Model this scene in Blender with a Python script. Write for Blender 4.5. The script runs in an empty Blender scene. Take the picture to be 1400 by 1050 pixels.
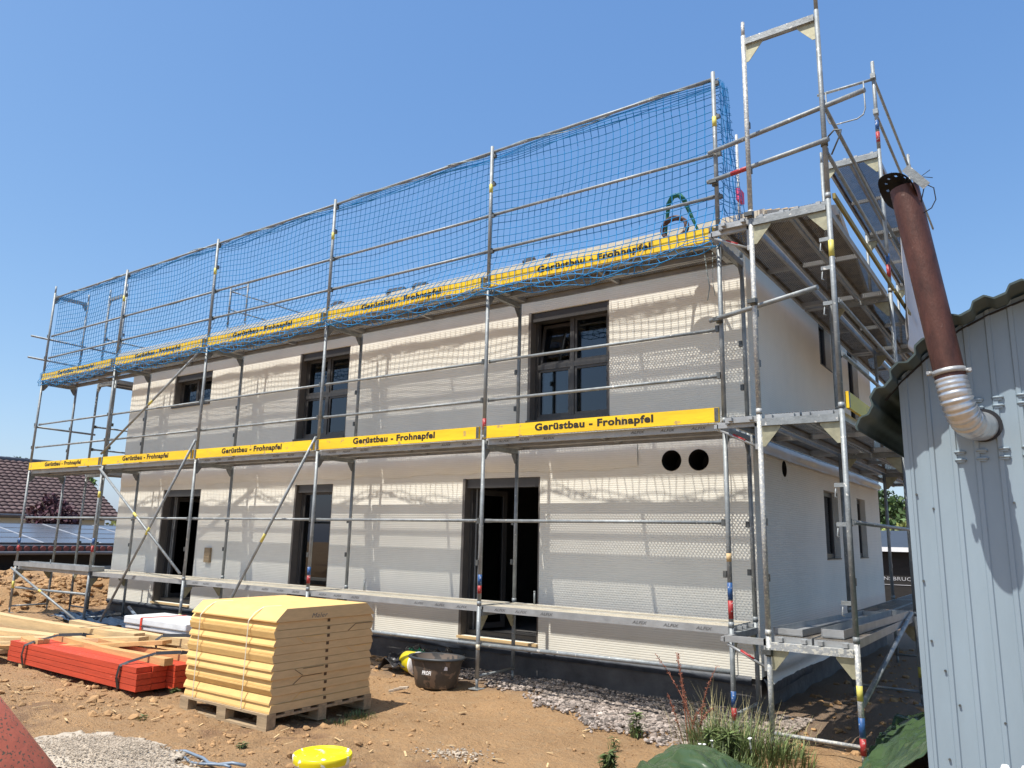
import bpy, bmesh, math, random
import numpy as np
from mathutils import Vector, Matrix, noise
random.seed(7); RS = np.random.RandomState(11)
sc = bpy.context.scene
col = sc.collection
rad = math.radians

# ---------------------------------------------------------------- camera
cam = bpy.data.cameras.new('camera'); co = bpy.data.objects.new('camera', cam); col.objects.link(co)
cam.sensor_width = 36; cam.lens = 1044.44 / 1400 * 36; cam.clip_start = 0.05; cam.clip_end = 2000
_r = Vector((0.81846404, 0.5741509, 0.02161874)); _u = Vector((0.09554853, -0.17311638, 0.98025568)); _f = Vector((-0.56655724, 0.80023838, 0.19654881))
M = Matrix.Identity(4)
for i in range(3):
    M[i][0] = _r[i]; M[i][1] = _u[i]; M[i][2] = -_f[i]
M[0][3], M[1][3], M[2][3] = 2.67813540, -7.54712230, 0.80963666
co.matrix_world = M
sc.camera = co
# ---------------------------------------------------------------- world, sun, exposure
SUN_EL, SUN_AZ = 64.5, 197.0      # azimuth clockwise from +Y
w = bpy.data.worlds.new('World'); sc.world = w; w.use_nodes = True
nt = w.node_tree; bg = nt.nodes['Background']
sky = nt.nodes.new('ShaderNodeTexSky'); sky.sky_type = 'NISHITA'; sky.sun_disc = False
sky.sun_elevation = rad(SUN_EL); sky.sun_rotation = rad(SUN_AZ)
sky.air_density = 1.0; sky.dust_density = 1.6; sky.ozone_density = 1.6; sky.altitude = 300
sep = nt.nodes.new('ShaderNodeSeparateColor'); cmb = nt.nodes.new('ShaderNodeCombineColor'); nt.links.new(sky.outputs[0], sep.inputs[0])
for i, (gm, gn) in enumerate(((.95, .83), (.75, 1.22), (.50, 2.14))):      # tone of the summer sky, channel by channel
    pw = nt.nodes.new('ShaderNodeMath'); pw.operation = 'POWER'; pw.inputs[1].default_value = gm; nt.links.new(sep.outputs[i], pw.inputs[0])
    ml = nt.nodes.new('ShaderNodeMath'); ml.operation = 'MULTIPLY'; ml.inputs[1].default_value = gn; nt.links.new(pw.outputs[0], ml.inputs[0]); nt.links.new(ml.outputs[0], cmb.inputs[i])
nt.links.new(cmb.outputs[0], bg.inputs[0]); bg.inputs[1].default_value = 0.15
sl = bpy.data.lights.new('sun', 'SUN'); sl.energy = 5.0; sl.angle = rad(0.5); sl.color = (1, 0.955, 0.88)
so = bpy.data.objects.new('sun', sl); col.objects.link(so)
sdir = Vector((math.sin(rad(SUN_AZ)) * math.cos(rad(SUN_EL)), math.cos(rad(SUN_AZ)) * math.cos(rad(SUN_EL)), math.sin(rad(SUN_EL))))
so.rotation_euler = sdir.to_track_quat('Z', 'Y').to_euler(); so.location = (0, 0, 30)
sc.view_settings.view_transform = 'Standard'; sc.view_settings.look = 'None'
sc.view_settings.exposure = 0.35; sc.view_settings.gamma = 1.0
sc.render.engine = 'CYCLES'
sc.cycles.transparent_max_bounces = 24

# ---------------------------------------------------------------- materials
MATS = {}
def mat(name, color, rough=0.7, metal=0.0, var=0.15, scale=6.0, bump=0.0, bscale=None, spec=0.5, c2=None, rnd=0.0, stretch=None, spots=None, trans=0.0):
    """Principled with object-space noise mottling, optional second colour, bump and splash spots."""
    m = bpy.data.materials.new(name); m.use_nodes = True
    n = m.node_tree.nodes; L = m.node_tree.links; p = n['Principled BSDF']
    p.inputs['Roughness'].default_value = rough; p.inputs['Metallic'].default_value = metal
    p.inputs['Specular IOR Level'].default_value = spec
    tc = n.new('ShaderNodeTexCoord'); src = tc.outputs['Object']
    oi = n.new('ShaderNodeObjectInfo'); ad = n.new('ShaderNodeVectorMath'); ad.operation = 'ADD'; ro = n.new('ShaderNodeMath'); ro.operation = 'MULTIPLY'; ro.inputs[1].default_value = 37.0
    L.new(oi.outputs['Random'], ro.inputs[0]); L.new(src, ad.inputs[0]); L.new(ro.outputs[0], ad.inputs[1]); src = ad.outputs[0]; base_src = src
    if stretch:
        mp = n.new('ShaderNodeMapping'); mp.inputs['Scale'].default_value = stretch
        L.new(src, mp.inputs[0]); src = mp.outputs[0]
    nz = n.new('ShaderNodeTexNoise'); nz.inputs['Scale'].default_value = scale; nz.inputs['Detail'].default_value = 6
    nz.inputs['Roughness'].default_value = 0.65
    L.new(src, nz.inputs['Vector'])
    cr = n.new('ShaderNodeValToRGB')
    a = tuple(max(0, x * (1 - var)) for x in color); b = c2 if c2 else tuple(min(1, x * (1 + var)) for x in color)
    cr.color_ramp.elements[0].position = 0.3; cr.color_ramp.elements[0].color = (*a, 1)
    cr.color_ramp.elements[1].position = 0.7; cr.color_ramp.elements[1].color = (*b, 1)
    L.new(nz.outputs['Fac'], cr.inputs[0]); out = cr.outputs[0]
    if rnd:
        g = n.new('ShaderNodeNewGeometry'); mr = n.new('ShaderNodeMapRange')
        mr.inputs[3].default_value = 1 - rnd; mr.inputs[4].default_value = 1 + rnd
        L.new(g.outputs['Random Per Island'], mr.inputs[0])
        vm = n.new('ShaderNodeVectorMath'); vm.operation = 'SCALE'
        L.new(out, vm.inputs[0]); L.new(mr.outputs[0], vm.inputs['Scale']); out = vm.outputs[0]
    if spots:
        scol, sscale, thr = spots
        n2 = n.new('ShaderNodeTexNoise'); n2.inputs['Scale'].default_value = sscale; n2.inputs['Detail'].default_value = 4
        L.new(base_src, n2.inputs['Vector'])
        r2 = n.new('ShaderNodeValToRGB'); r2.color_ramp.elements[0].position = thr; r2.color_ramp.elements[1].position = thr + 0.04
        L.new(n2.outputs['Fac'], r2.inputs[0])
        mx = n.new('ShaderNodeMix'); mx.data_type = 'RGBA'
        L.new(r2.outputs[0], mx.inputs[0]); L.new(out, mx.inputs[6]); mx.inputs[7].default_value = (*scol, 1); out = mx.outputs[2]
    L.new(out, p.inputs['Base Color'])
    if bump:
        nb = n.new('ShaderNodeTexNoise'); nb.inputs['Scale'].default_value = bscale or scale * 3; nb.inputs['Detail'].default_value = 5
        L.new(src, nb.inputs['Vector'])
        bp = n.new('ShaderNodeBump'); bp.inputs['Strength'].default_value = bump; bp.inputs['Distance'].default_value = 0.02
        L.new(nb.outputs['Fac'], bp.inputs['Height']); L.new(bp.outputs[0], p.inputs['Normal'])
    if trans:
        p.inputs['Transmission Weight'].default_value = trans
    MATS[name] = m
    return m
def nodes(m): return m.node_tree.nodes, m.node_tree.links, m.node_tree.nodes['Principled BSDF']
def math_node(n, L, op, a, b=None, c=None):
    q = n.new('ShaderNodeMath'); q.operation = op
    for i, v in enumerate((a, b, c)):
        if v is None: continue
        if isinstance(v, (int, float)): q.inputs[i].default_value = v
        else: L.new(v, q.inputs[i])
    return q.outputs[0]

STEEL = mat('galvanised_steel', (0.25, 0.27, 0.275), 0.55, 0.3, 0.3, 9, 0.15, 60, spots=((0.62, 0.60, 0.55), 22, 0.66))
STEELD = mat('dull_steel', (0.19, 0.20, 0.205), 0.55, 0.3, 0.3, 9, 0.15, 60, spots=((0.5, 0.48, 0.44), 30, 0.70))
SPLASH = mat('mortar_splashed_steel', (0.36, 0.37, 0.37), 0.6, 0.2, 0.3, 9, 0.2, 60, spots=((0.58, 0.56, 0.49), 45, 0.53))
ALU = mat('bright_galvanised_sheet', (0.36, 0.37, 0.37), 0.45, 0.4, 0.2, 5, 0.1, 40, spots=((0.35, 0.33, 0.30), 14, 0.68))
GUSSET = mat('zinc_chromate_plate', (0.36, 0.34, 0.23), 0.5, 0.4, 0.2, 20)
COUP = mat('dark_coupler_iron', (0.12, 0.125, 0.12), 0.5, 0.6, 0.4, 20)
YELLOW = mat('yellow_painted_board', (0.88, 0.55, 0.012), 0.5, 0, 0.18, 2.0, 0.1, 30, stretch=(0.5, 4, 4), spots=((0.50, 0.34, 0.10), 8, 0.63))
BLACKINK = mat('black_paint', (0.015, 0.012, 0.01), 0.7)
WEARINK = mat('worn_grey_lettering', (0.13, 0.13, 0.13), 0.7)
NETBLUE = mat('blue_net_cord', (0.003, 0.21, 0.50), 0.7, 0, 0.25, 3)
ROPE = mat('grey_rope', (0.30, 0.36, 0.36), 0.8, 0, 0.5, 12)
TAPEY = mat('yellow_sticker', (0.60, 0.53, 0.12), 0.5)
BANDB = mat('blue_paint_band', (0.025, 0.09, 0.25), 0.5, 0, 0.3, 40, spots=((0.45, 0.45, 0.45), 40, 0.62))
BANDR = mat('red_paint_band', (0.36, 0.03, 0.03), 0.5, 0, 0.3, 40, spots=((0.45, 0.42, 0.40), 40, 0.62))
ANTH = mat('anthracite_window_frame', (0.055, 0.052, 0.050), 0.4, 0, 0.1, 6)
GUIDE = mat('brown_grey_guide_rail', (0.13, 0.115, 0.10), 0.45, 0, 0.15, 4)
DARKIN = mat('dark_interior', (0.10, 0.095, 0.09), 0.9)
PLINTH = mat('bitumen_plinth', (0.125, 0.115, 0.108), 0.85, 0, 0.35, 3, 0.3, 20)
FOILD = mat('dark_blue_membrane', (0.022, 0.045, 0.085), 0.35, 0, 0.35, 5, 0.5, 8)
MEMB = mat('dusty_dark_membrane', (0.045, 0.052, 0.065), 0.6, 0, 0.4, 6, 0.4, 12)
FOILW = mat('white_foil', (0.66, 0.66, 0.63), 0.4, 0, 0.08, 3, 0.3, 6)
ROOFM = mat('pale_roof_membrane', (0.60, 0.58, 0.54), 0.7, 0, 0.2, 2, 0.2, 10)
WOODP = mat('pale_new_timber', (0.58, 0.41, 0.21), 0.7, 0, 0.22, 4, 0.15, 30, stretch=(0.3, 6, 6), rnd=0.12)
WOODO = mat('orange_new_timber', (0.54, 0.32, 0.13), 0.7, 0, 0.2, 4, 0.15, 30, stretch=(0.3, 6, 6), rnd=0.1)
WOODG = mat('weathered_pallet_wood', (0.34, 0.25, 0.15), 0.85, 0, 0.3, 5, 0.3, 40, stretch=(0.4, 5, 5), rnd=0.2)
WOODR = mat('red_painted_timber', (0.50, 0.055, 0.02), 0.6, 0, 0.2, 5, 0.15, 30, stretch=(0.3, 6, 6), rnd=0.12, spots=((0.62, 0.22, 0.12), 14, 0.70))
FIBRE = mat('yellow_wood_fibre_board', (0.72, 0.47, 0.175), 0.9, 0, 0.10, 5, 0.2, 90, stretch=(1, 3, 3))
FIBREE = mat('pale_board_end', (0.62, 0.44, 0.23), 0.9, 0, 0.10, 5, 0.2, 90, stretch=(1, 1, 5))
HOLEB = mat('brown_hole', (0.10, 0.06, 0.03), 0.9)
STRAPW = mat('white_plastic_strap', (0.62, 0.56, 0.42), 0.4)
STRAPB = mat('black_plastic_strap', (0.015, 0.015, 0.018), 0.45)
STRAPR = mat('red_plastic_strap', (0.70, 0.06, 0.03), 0.45)
WRAPW = mat('white_wrapping', (0.72, 0.73, 0.74), 0.35, 0, 0.12, 4, 0.3, 10)
TUBM = mat('black_tub_with_mortar', (0.06, 0.055, 0.05), 0.6, 0, 0.3, 5, spots=((0.17, 0.13, 0.10), 7, 0.50))
TUBRIM = mat('black_tub_rim', (0.03, 0.035, 0.04), 0.5)
YPLAST = mat('yellow_plastic', (0.85, 0.70, 0.01), 0.35, 0, 0.08, 5)
YPLASTD = mat('yellow_plastic_with_white_paint', (0.80, 0.66, 0.01), 0.35, 0, 0.05, 5, spots=((0.85, 0.85, 0.75), 15, 0.585))
WHITEP = mat('white_plastic', (0.80, 0.80, 0.80), 0.4, 0, 0.08, 6)
BLUEP = mat('blue_label', (0.04, 0.04, 0.35), 0.4)
GREENP = mat('green_plastic_mesh', (0.01, 0.25, 0.12), 0.5)
TARP = mat('green_tarpaulin', (0.050, 0.085, 0.038), 0.22, 0, 0.12, 2, 0.15, 20)
SHEDR = mat('dark_green_sheet_roof', (0.045, 0.068, 0.066), 0.5, 0.0, 0.2, 6)
RUSTP = mat('rust_brown_flue_steel', (0.085, 0.032, 0.021), 0.5, 0.2, 0.45, 5, 0.15, 50, stretch=(3, 3, 1), spots=((0.15, 0.085, 0.065), 16, 0.68))
ALUFLEX = mat('crinkled_aluminium', (0.55, 0.56, 0.56), 0.38, 0.75, 0.15, 9, 0.2, 20)
CABLE = mat('black_cable', (0.012, 0.012, 0.014), 0.5)
GREENROPE = mat('green_webbing', (0.01, 0.13, 0.07), 0.7)
BROWNCOIL = mat('brown_cable', (0.12, 0.06, 0.04), 0.6, spots=((0.75, 0.75, 0.75), 9, 0.6))
PINK = mat('pink_marker', (0.8, 0.08, 0.2), 0.6)
REDPIPE = mat('red_painted_steel', (0.44, 0.115, 0.062), 0.5, 0.0, 0.12, 8, 0.1, 40, spots=((0.10, 0.075, 0.045), 300, 0.585))
PAPER = mat('torn_paper_sack', (0.44, 0.38, 0.30), 0.8, 0, 0.2, 5, 0.4, 14)
RUBBLE = mat('grey_rubble', (0.38, 0.315, 0.24), 0.95, 0, 0.25, 20, 0.4, 60, rnd=0.3)
TILE = mat('tile_cover', (0.10, 0.11, 0.13), 0.6, 0, 0.2, 4)
PVC = mat('blue_grey_pipe', (0.17, 0.22, 0.28), 0.4)
BANNERM = mat('grey_white_banner', (0.55, 0.54, 0.54), 0.6, 0, 0.12, 1.2, 0.2, 4)
CRIM = mat('crimson_banner_print', (0.40, 0.03, 0.08), 0.6)
HWALL = mat('pale_render_wall', (0.42, 0.47, 0.46), 0.9, 0, 0.06, 2)
BLACKW = mat('black_stained_boards', (0.018, 0.016, 0.015), 0.8, 0, 0.3, 2, stretch=(1, 1, 8))
TILER = mat('red_verge_tile', (0.16, 0.05, 0.05), 0.7, 0, 0.3, 3)
SOLAR = mat('solar_glass', (0.11, 0.12, 0.14), 0.25, 0, 0.1, 3)
SOLARF = mat('solar_panel_frame', (0.45, 0.46, 0.48), 0.4, 0.3)
DARKROOF = mat('blue_black_roof', (0.04, 0.05, 0.065), 0.6)
FOLG = mat('green_foliage', (0.060, 0.110, 0.028), 0.65, 0, 0.35, 0.6, rnd=0.45)
FOLD = mat('dark_green_foliage', (0.030, 0.062, 0.020), 0.7, 0, 0.35, 0.5, rnd=0.45)
FOLY = mat('yellow_green_foliage', (0.17, 0.19, 0.05), 0.65, 0, 0.35, 0.6, rnd=0.4)
FOLP = mat('purple_foliage', (0.060, 0.018, 0.028), 0.65, 0, 0.35, 2, rnd=0.5)
BARK = mat('bark', (0.11, 0.08, 0.055), 0.9, 0, 0.3, 8)
GRASS = mat('grass_blade', (0.105, 0.145, 0.045), 0.6, 0, 0.3, 5, rnd=0.5)
STRAW = mat('dry_stalk', (0.38, 0.33, 0.16), 0.8, 0, 0.3, 5, rnd=0.4)
DOCK = mat('rust_red_seed_head', (0.24, 0.085, 0.05), 0.8, 0, 0.3, 8, rnd=0.4)
PETAL = mat('white_petal', (0.85, 0.85, 0.82), 0.6)
GRAVEL = mat('pinkish_grey_gravel', (0.17, 0.13, 0.105), 0.9, 0, 0.2, 9, rnd=0.75, c2=(0.33, 0.285, 0.25))
CLOD = mat('dry_soil_clods', (0.36, 0.215, 0.10), 0.95, 0, 0.2, 12, 0.3, 60, rnd=0.25)

# perforated steel sheet: real openings by transparency, staggered rows
def perf_mat(name, base, px, py, rx, ry, stain):
    m = mat(name, base, 0.6, 0.12, 0.25, 5, 0, spots=(stain, 7, 0.50))
    n, L, p = nodes(m)
    tc = n.new('ShaderNodeTexCoord'); sp = n.new('ShaderNodeSeparateXYZ'); L.new(tc.outputs['Object'], sp.inputs[0])
    X = math_node(n, L, 'DIVIDE', sp.outputs[0], px); Y = math_node(n, L, 'DIVIDE', sp.outputs[1], py)
    row = math_node(n, L, 'FLOOR', Y); odd = math_node(n, L, 'MULTIPLY', math_node(n, L, 'PINGPONG', row, 1.0), 0.5)
    u = math_node(n, L, 'SUBTRACT', math_node(n, L, 'FRACT', math_node(n, L, 'ADD', X, odd)), 0.5)
    vv = math_node(n, L, 'SUBTRACT', math_node(n, L, 'FRACT', Y), 0.5)
    a = math_node(n, L, 'POWER', math_node(n, L, 'MULTIPLY', u, px / rx), 2.0)
    b = math_node(n, L, 'POWER', math_node(n, L, 'MULTIPLY', vv, py / ry), 2.0)
    hole = math_node(n, L, 'LESS_THAN', math_node(n, L, 'ADD', a, b), 1.0)
    # keep a plain margin at the sheet's long edges
    inside = math_node(n, L, 'LESS_THAN', math_node(n, L, 'ABSOLUTE', sp.outputs[1]), 0.125)
    hole = math_node(n, L, 'MULTIPLY', hole, inside)
    tr = n.new('ShaderNodeBsdfTransparent'); mx = n.new('ShaderNodeMixShader')
    L.new(hole, mx.inputs[0]); L.new(p.outputs[0], mx.inputs[1]); L.new(tr.outputs[0], mx.inputs[2])
    L.new(mx.outputs[0], n['Material Output'].inputs[0])
    return m
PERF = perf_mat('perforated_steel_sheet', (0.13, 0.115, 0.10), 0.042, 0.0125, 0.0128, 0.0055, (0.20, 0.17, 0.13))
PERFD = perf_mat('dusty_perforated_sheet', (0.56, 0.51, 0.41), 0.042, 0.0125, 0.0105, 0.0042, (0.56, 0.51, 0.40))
COWLM = perf_mat('perforated_black_cowl', (0.012, 0.012, 0.013), 0.05, 0.045, 0.011, 0.008, (0.012, 0.012, 0.013))

# grooved facade boards
WALLM = mat('cream_grooved_facade_board', (0.755, 0.73, 0.645), 0.85, 0, 0.06, 1.2)
def groove(m, pitch, depth, dark):
    n, L, p = nodes(m)
    tc = n.new('ShaderNodeTexCoord'); sp = n.new('ShaderNodeSeparateXYZ'); L.new(tc.outputs['Object'], sp.inputs[0])
    s = math_node(n, L, 'SINE', math_node(n, L, 'MULTIPLY', sp.outputs[2], 2 * math.pi / pitch))
    g = math_node(n, L, 'POWER', math_node(n, L, 'MAXIMUM', s, 0.0), 3.0)
    inv = math_node(n, L, 'SUBTRACT', 1.0, g)
    bp = n.new('ShaderNodeBump'); bp.inputs['Strength'].default_value = 0.6; bp.inputs['Distance'].default_value = depth
    L.new(inv, bp.inputs['Height']); L.new(bp.outputs[0], p.inputs['Normal'])
    src = p.inputs['Base Color'].links[0].from_socket
    vm = n.new('ShaderNodeVectorMath'); vm.operation = 'SCALE'
    L.new(src, vm.inputs[0]); L.new(math_node(n, L, 'SUBTRACT', 1.0, math_node(n, L, 'MULTIPLY', g, dark)), vm.inputs['Scale'])
    L.new(vm.outputs[0], p.inputs['Base Color'])
groove(WALLM, 0.027, 0.003, 0.07)

# window glass: dim clear sheet with a mirror-like coat
GLASS = mat('window_glass', (0.02, 0.022, 0.025), 0.03, 0, 0)
n, L, p = nodes(GLASS)
tr = n.new('ShaderNodeBsdfTransparent'); tr.inputs[0].default_value = (0.30, 0.33, 0.33, 1)
gl = n.new('ShaderNodeBsdfGlossy'); gl.inputs['Roughness'].default_value = 0.02; gl.inputs[0].default_value = (0.85, 0.9, 1, 1)
lw = n.new('ShaderNodeFresnel'); lw.inputs[0].default_value = 1.75
mx = n.new('ShaderNodeMixShader'); L.new(lw.outputs[0], mx.inputs[0]); L.new(tr.outputs[0], mx.inputs[1]); L.new(gl.outputs[0], mx.inputs[2])
L.new(mx.outputs[0], n['Material Output'].inputs[0])

# painted shed sheet
SHEDW = mat('blue_grey_painted_sheet', (0.255, 0.325, 0.375), 0.5, 0.0, 0.08, 2.2, 0.10, 3, stretch=(2, 1, .35))

# ---------------------------------------------------------------- mesh builder
class MB:
    def __init__(s): s.v = []; s.f = []; s.sm = []; s.mi = []; s.cur = 0
    def face(s, idx, smooth=False): s.f.append(tuple(idx)); s.sm.append(smooth); s.mi.append(s.cur)
    def add(s, vs, fs, smooth=False):
        o = len(s.v); s.v += [tuple(v) for v in vs]
        for f in fs: s.face([i + o for i in f], smooth)
    def box(s, x0, y0, z0, x1, y1, z1, m=None):
        vs = [Vector((x, y, z)) for z in (z0, z1) for y in (y0, y1) for x in (x0, x1)]
        if m is not None: vs = [m @ v for v in vs]
        s.add(vs, [(0, 2, 3, 1), (4, 5, 7, 6), (0, 1, 5, 4), (2, 6, 7, 3), (0, 4, 6, 2), (1, 3, 7, 5)])
    def beam(s, a, b, wd, ht, up=(0, 0, 1)):
        a = Vector(a); b = Vector(b); d = (b - a); l = d.length; d.normalize()
        sd = d.cross(Vector(up)).normalized(); u = sd.cross(d)
        vs = [a + d * t * l + sd * i * wd / 2 + u * j * ht / 2 for t in (0, 1) for j in (-1, 1) for i in (-1, 1)]
        s.add(vs, [(0, 2, 3, 1), (4, 5, 7, 6), (0, 1, 5, 4), (2, 6, 7, 3), (0, 4, 6, 2), (1, 3, 7, 5)])
    def tube(s, pts, r, n=10, closed=False, caps=True, smooth=True):
        pts = [Vector(p) for p in pts]; N = len(pts); rs = r if isinstance(r, (list, tuple)) else [r] * N
        o = len(s.v); ref = None
        for i, p in enumerate(pts):
            if closed: d = pts[(i + 1) % N] - pts[i - 1]
            else: d = pts[min(i + 1, N - 1)] - pts[max(i - 1, 0)]
            d.normalize()
            if ref is None: ref = Vector((0, 0, 1)) if abs(d.z) < 0.9 else Vector((1, 0, 0))
            a = (ref - d * ref.dot(d)).normalized(); b = d.cross(a); ref = a
            for k in range(n):
                t = 2 * math.pi * k / n; s.v.append(tuple(p + (a * math.cos(t) + b * math.sin(t)) * rs[i]))
        M_ = N if closed else N - 1
        for i in range(M_):
            for k in range(n):
                i2 = (i + 1) % N
                s.face((o + i * n + k, o + i * n + (k + 1) % n, o + i2 * n + (k + 1) % n, o + i2 * n + k), smooth)
        if caps and not closed:
            s.face([o + k for k in range(n)][::-1]); s.face([o + (N - 1) * n + k for k in range(n)])
    def prism(s, poly, axis, a, b):
        """poly of 2-D points extruded along axis ('x','y','z') from a to b"""
        def P(q, t): return {'x': (t, q[0], q[1]), 'y': (q[0], t, q[1]), 'z': (q[0], q[1], t)}[axis]
        k = len(poly); vs = [P(q, a) for q in poly] + [P(q, b) for q in poly]
        s.add(vs, [tuple(range(k))[::-1], tuple(range(k, 2 * k))] + [(i, (i + 1) % k, k + (i + 1) % k, k + i) for i in range(k)])
    def ring_lathe(s, prof, c=(0, 0, 0), n=28, sx=1, sy=1, smooth=True):
        o = len(s.v)
        for (r, z) in prof:
            for k in range(n):
                t = 2 * math.pi * k / n; s.v.append((c[0] + r * sx * math.cos(t), c[1] + r * sy * math.sin(t), c[2] + z))
        for i in range(len(prof) - 1):
            for k in range(n): s.face((o + i * n + k, o + i * n + (k + 1) % n, o + (i + 1) * n + (k + 1) % n, o + (i + 1) * n + k), smooth)
    def build(s, name, m, parent=None, loc=None, rot=None):
        me = bpy.data.meshes.new(name); me.from_pydata(s.v, [], s.f); me.update()
        me.polygons.foreach_set('use_smooth', s.sm)
        ms = m if isinstance(m, (list, tuple)) else [m]
        for q in ms: me.materials.append(q)
        if len(ms) > 1: me.polygons.foreach_set('material_index', s.mi)
        return link(name, me, parent, loc, rot)
def fixn(me):
    bm = bmesh.new(); bm.from_mesh(me); bmesh.ops.recalc_face_normals(bm, faces=bm.faces); bm.to_mesh(me); bm.free()
def link(name, me, parent=None, loc=None, rot=None):
    if me is not None and not me.get('fx') and len(me.polygons) < 60000: fixn(me); me['fx'] = 1
    o = bpy.data.objects.new(name, me); col.objects.link(o)
    if parent: o.parent = parent
    if loc: o.location = loc
    if rot: o.rotation_euler = rot
    return o
def tag(o, label, cat, group=None):
    o['label'] = label; o['category'] = cat; o['kind'] = 'thing'
    if group: o['group'] = group
    return o
def thing(name, label, cat, loc=(0, 0, 0), rz=0, group=None):
    o = bpy.data.objects.new(name, None); col.objects.link(o); o.location = loc; o.rotation_euler = (0, 0, rz); o.empty_display_size = 0.2
    return tag(o, label, cat, group)
def struct(o): o['kind'] = 'structure'; return o
def stuff(o): o['kind'] = 'stuff'; return o
_tc = {}
def text_mesh(body, width, height, m, bold=0.02, shear=0.0):
    """flat lettering in the local XZ plane, centred, facing -Y"""
    key = (body, width, height, m.name)
    if key in _tc: return _tc[key]
    c = bpy.data.curves.new('t', 'FONT'); c.body = body; c.size = 1; c.offset = bold; c.shear = shear; c.extrude = 0.0
    c.space_character = 1.08; c.resolution_u = 3
    o = bpy.data.objects.new('t', c); col.objects.link(o); bpy.context.view_layer.update()
    me = bpy.data.meshes.new_from_object(o.evaluated_get(bpy.context.evaluated_depsgraph_get()))
    bpy.data.objects.remove(o)
    v = np.empty(len(me.vertices) * 3); me.vertices.foreach_get('co', v); v = v.reshape(-1, 3)
    lo = v.min(0); hi = v.max(0); x = (v[:, 0] - (lo[0] + hi[0]) / 2) / (hi[0] - lo[0]) * width; z = (v[:, 1] - (lo[1] + hi[1]) / 2) / (hi[1] - lo[1]) * height
    nv = np.stack([x, np.zeros_like(x), z], 1); me.vertices.foreach_set('co', nv.ravel()); me.materials.clear(); me.materials.append(m)
    me['fx'] = 1; _tc[key] = me
    return me

# ---------------------------------------------------------------- ground
def sm(t): t = np.clip(t, 0, 1); return t * t * (3 - 2 * t)
def gh_arr(X, Y):
    fx = lambda a, b, c, d: np.sin(X * a + b) * np.sin(Y * c + d)
    h = -0.96 + 0.018 * fx(1.7, .3, 1.3, .9) + 0.012 * fx(3.9, 1.1, 4.3, .2) + 0.008 * fx(9.1, 2.1, 8.3, 1.2)
    h = h + 0.07 * sm((-2.0 - Y) / 3)
    mound = np.maximum(sm((-15.7 - X + 0.35 * np.sin(Y * 2.1)) / 0.9), sm((Y - 2.6) / 0.8) * sm((-13.75 - X) / 0.9))
    h = h + mound * (0.48 + 0.10 * np.sin(X * 1.3 + 1) * np.sin(Y * 1.7) + 0.05 * np.sin(X * 5 + Y * 3))
    h = h - 0.12 * sm((X - 0.5) / 3.0) * sm((Y - 0.2) / 2.0)
    return h
def gh(x, y): return float(gh_arr(np.array([float(x)]), np.array([float(y)]))[0])
xs = np.concatenate([np.array([-400, -200, -100, -60, -40, -30, -26, -24]), np.arange(-22, 4.5, 0.055), np.array([5, 6, 8, 12, 20, 40, 80, 160, 300])])
ys = np.concatenate([np.array([-60, -30, -16, -11]), np.arange(-9, 4.0, 0.055), np.arange(4.1, 14, 0.25), np.array([15, 20, 30, 50, 80, 150, 300, 500])])
GX, GY = np.meshgrid(xs, ys); H = gh_arr(GX, GY)
dense = ((GX > -22) & (GX < 4.4) & (GY > -9) & (GY < 13))
nzv = np.zeros_like(H); it = np.argwhere(dense & (GY < 4))
for (i, j) in it:
    x, y = GX[i, j], GY[i, j]
    rough = 1.0 + 2.2 * math.exp(-((y + 2.3 + 0.25 * (x + 5)) / 0.8) ** 2) * (1 if x > -7.5 else 0.4)
    if x < -15.2: rough = 3.2
    a = noise.noise((x * 2.4, y * 2.4, 0)); b = noise.noise((x * 8.5, y * 8.5, 3)); 
    nzv[i, j] = 0.020 * a + 0.011 * rough * b + (0.022 * rough * max(0, noise.noise((x * 5.1, y * 5.1, 9)) - 0.15))
H = H + nzv
gv = np.stack([GX.ravel(), GY.ravel(), H.ravel()], 1)
nx, ny = len(xs), len(ys); I = np.arange(nx * ny).reshape(ny, nx)
gf = np.stack([I[:-1, :-1].ravel(), I[:-1, 1:].ravel(), I[1:, 1:].ravel(), I[1:, :-1].ravel()], 1)
me = bpy.data.meshes.new('ground'); me.vertices.add(len(gv)); me.vertices.foreach_set('co', gv.ravel())
me.loops.add(gf.size); me.loops.foreach_set('vertex_index', gf.ravel()); me.polygons.add(len(gf))
me.polygons.foreach_set('loop_start', np.arange(0, gf.size, 4)); me.polygons.foreach_set('loop_total', np.full(len(gf), 4)); me.update()
me.polygons.foreach_set('use_smooth', np.ones(len(gf), dtype=bool)); me['fx'] = 1
GROUND = mat('sandy_soil', (0.44, 0.265, 0.125), 0.95, 0, 0.20, 1.3, 0)
n, L, p = nodes(GROUND)
tc = n.new('ShaderNodeTexCoord')
src = p.inputs['Base Color'].links[0].from_socket
def nzt(scale, detail=8, rough=0.65):
    q = n.new('ShaderNodeTexNoise'); q.inputs['Scale'].default_value = scale; q.inputs['Detail'].default_value = detail; q.inputs['Roughness'].default_value = rough
    L.new(tc.outputs['Object'], q.inputs['Vector']); return q.outputs['Fac']
def mixc(fac, a, b):
    q = n.new('ShaderNodeMix'); q.data_type = 'RGBA'; L.new(fac, q.inputs[0]); L.new(a, q.inputs[6])
    if isinstance(b, tuple): q.inputs[7].default_value = (*b, 1)
    else: L.new(b, q.inputs[7])
    return q.outputs[2]
def ramp(fac, a, b):
    q = n.new('ShaderNodeMapRange'); q.inputs[1].default_value = a; q.inputs[2].default_value = b; L.new(fac, q.inputs[0]); return q.outputs[0]
c = mixc(ramp(nzt(7), 0.50, 0.66), src, (0.45, 0.29, 0.15))
c = mixc(ramp(nzt(.8, 4), 0.56, 0.64), c, (0.30, 0.175, 0.09))
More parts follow.
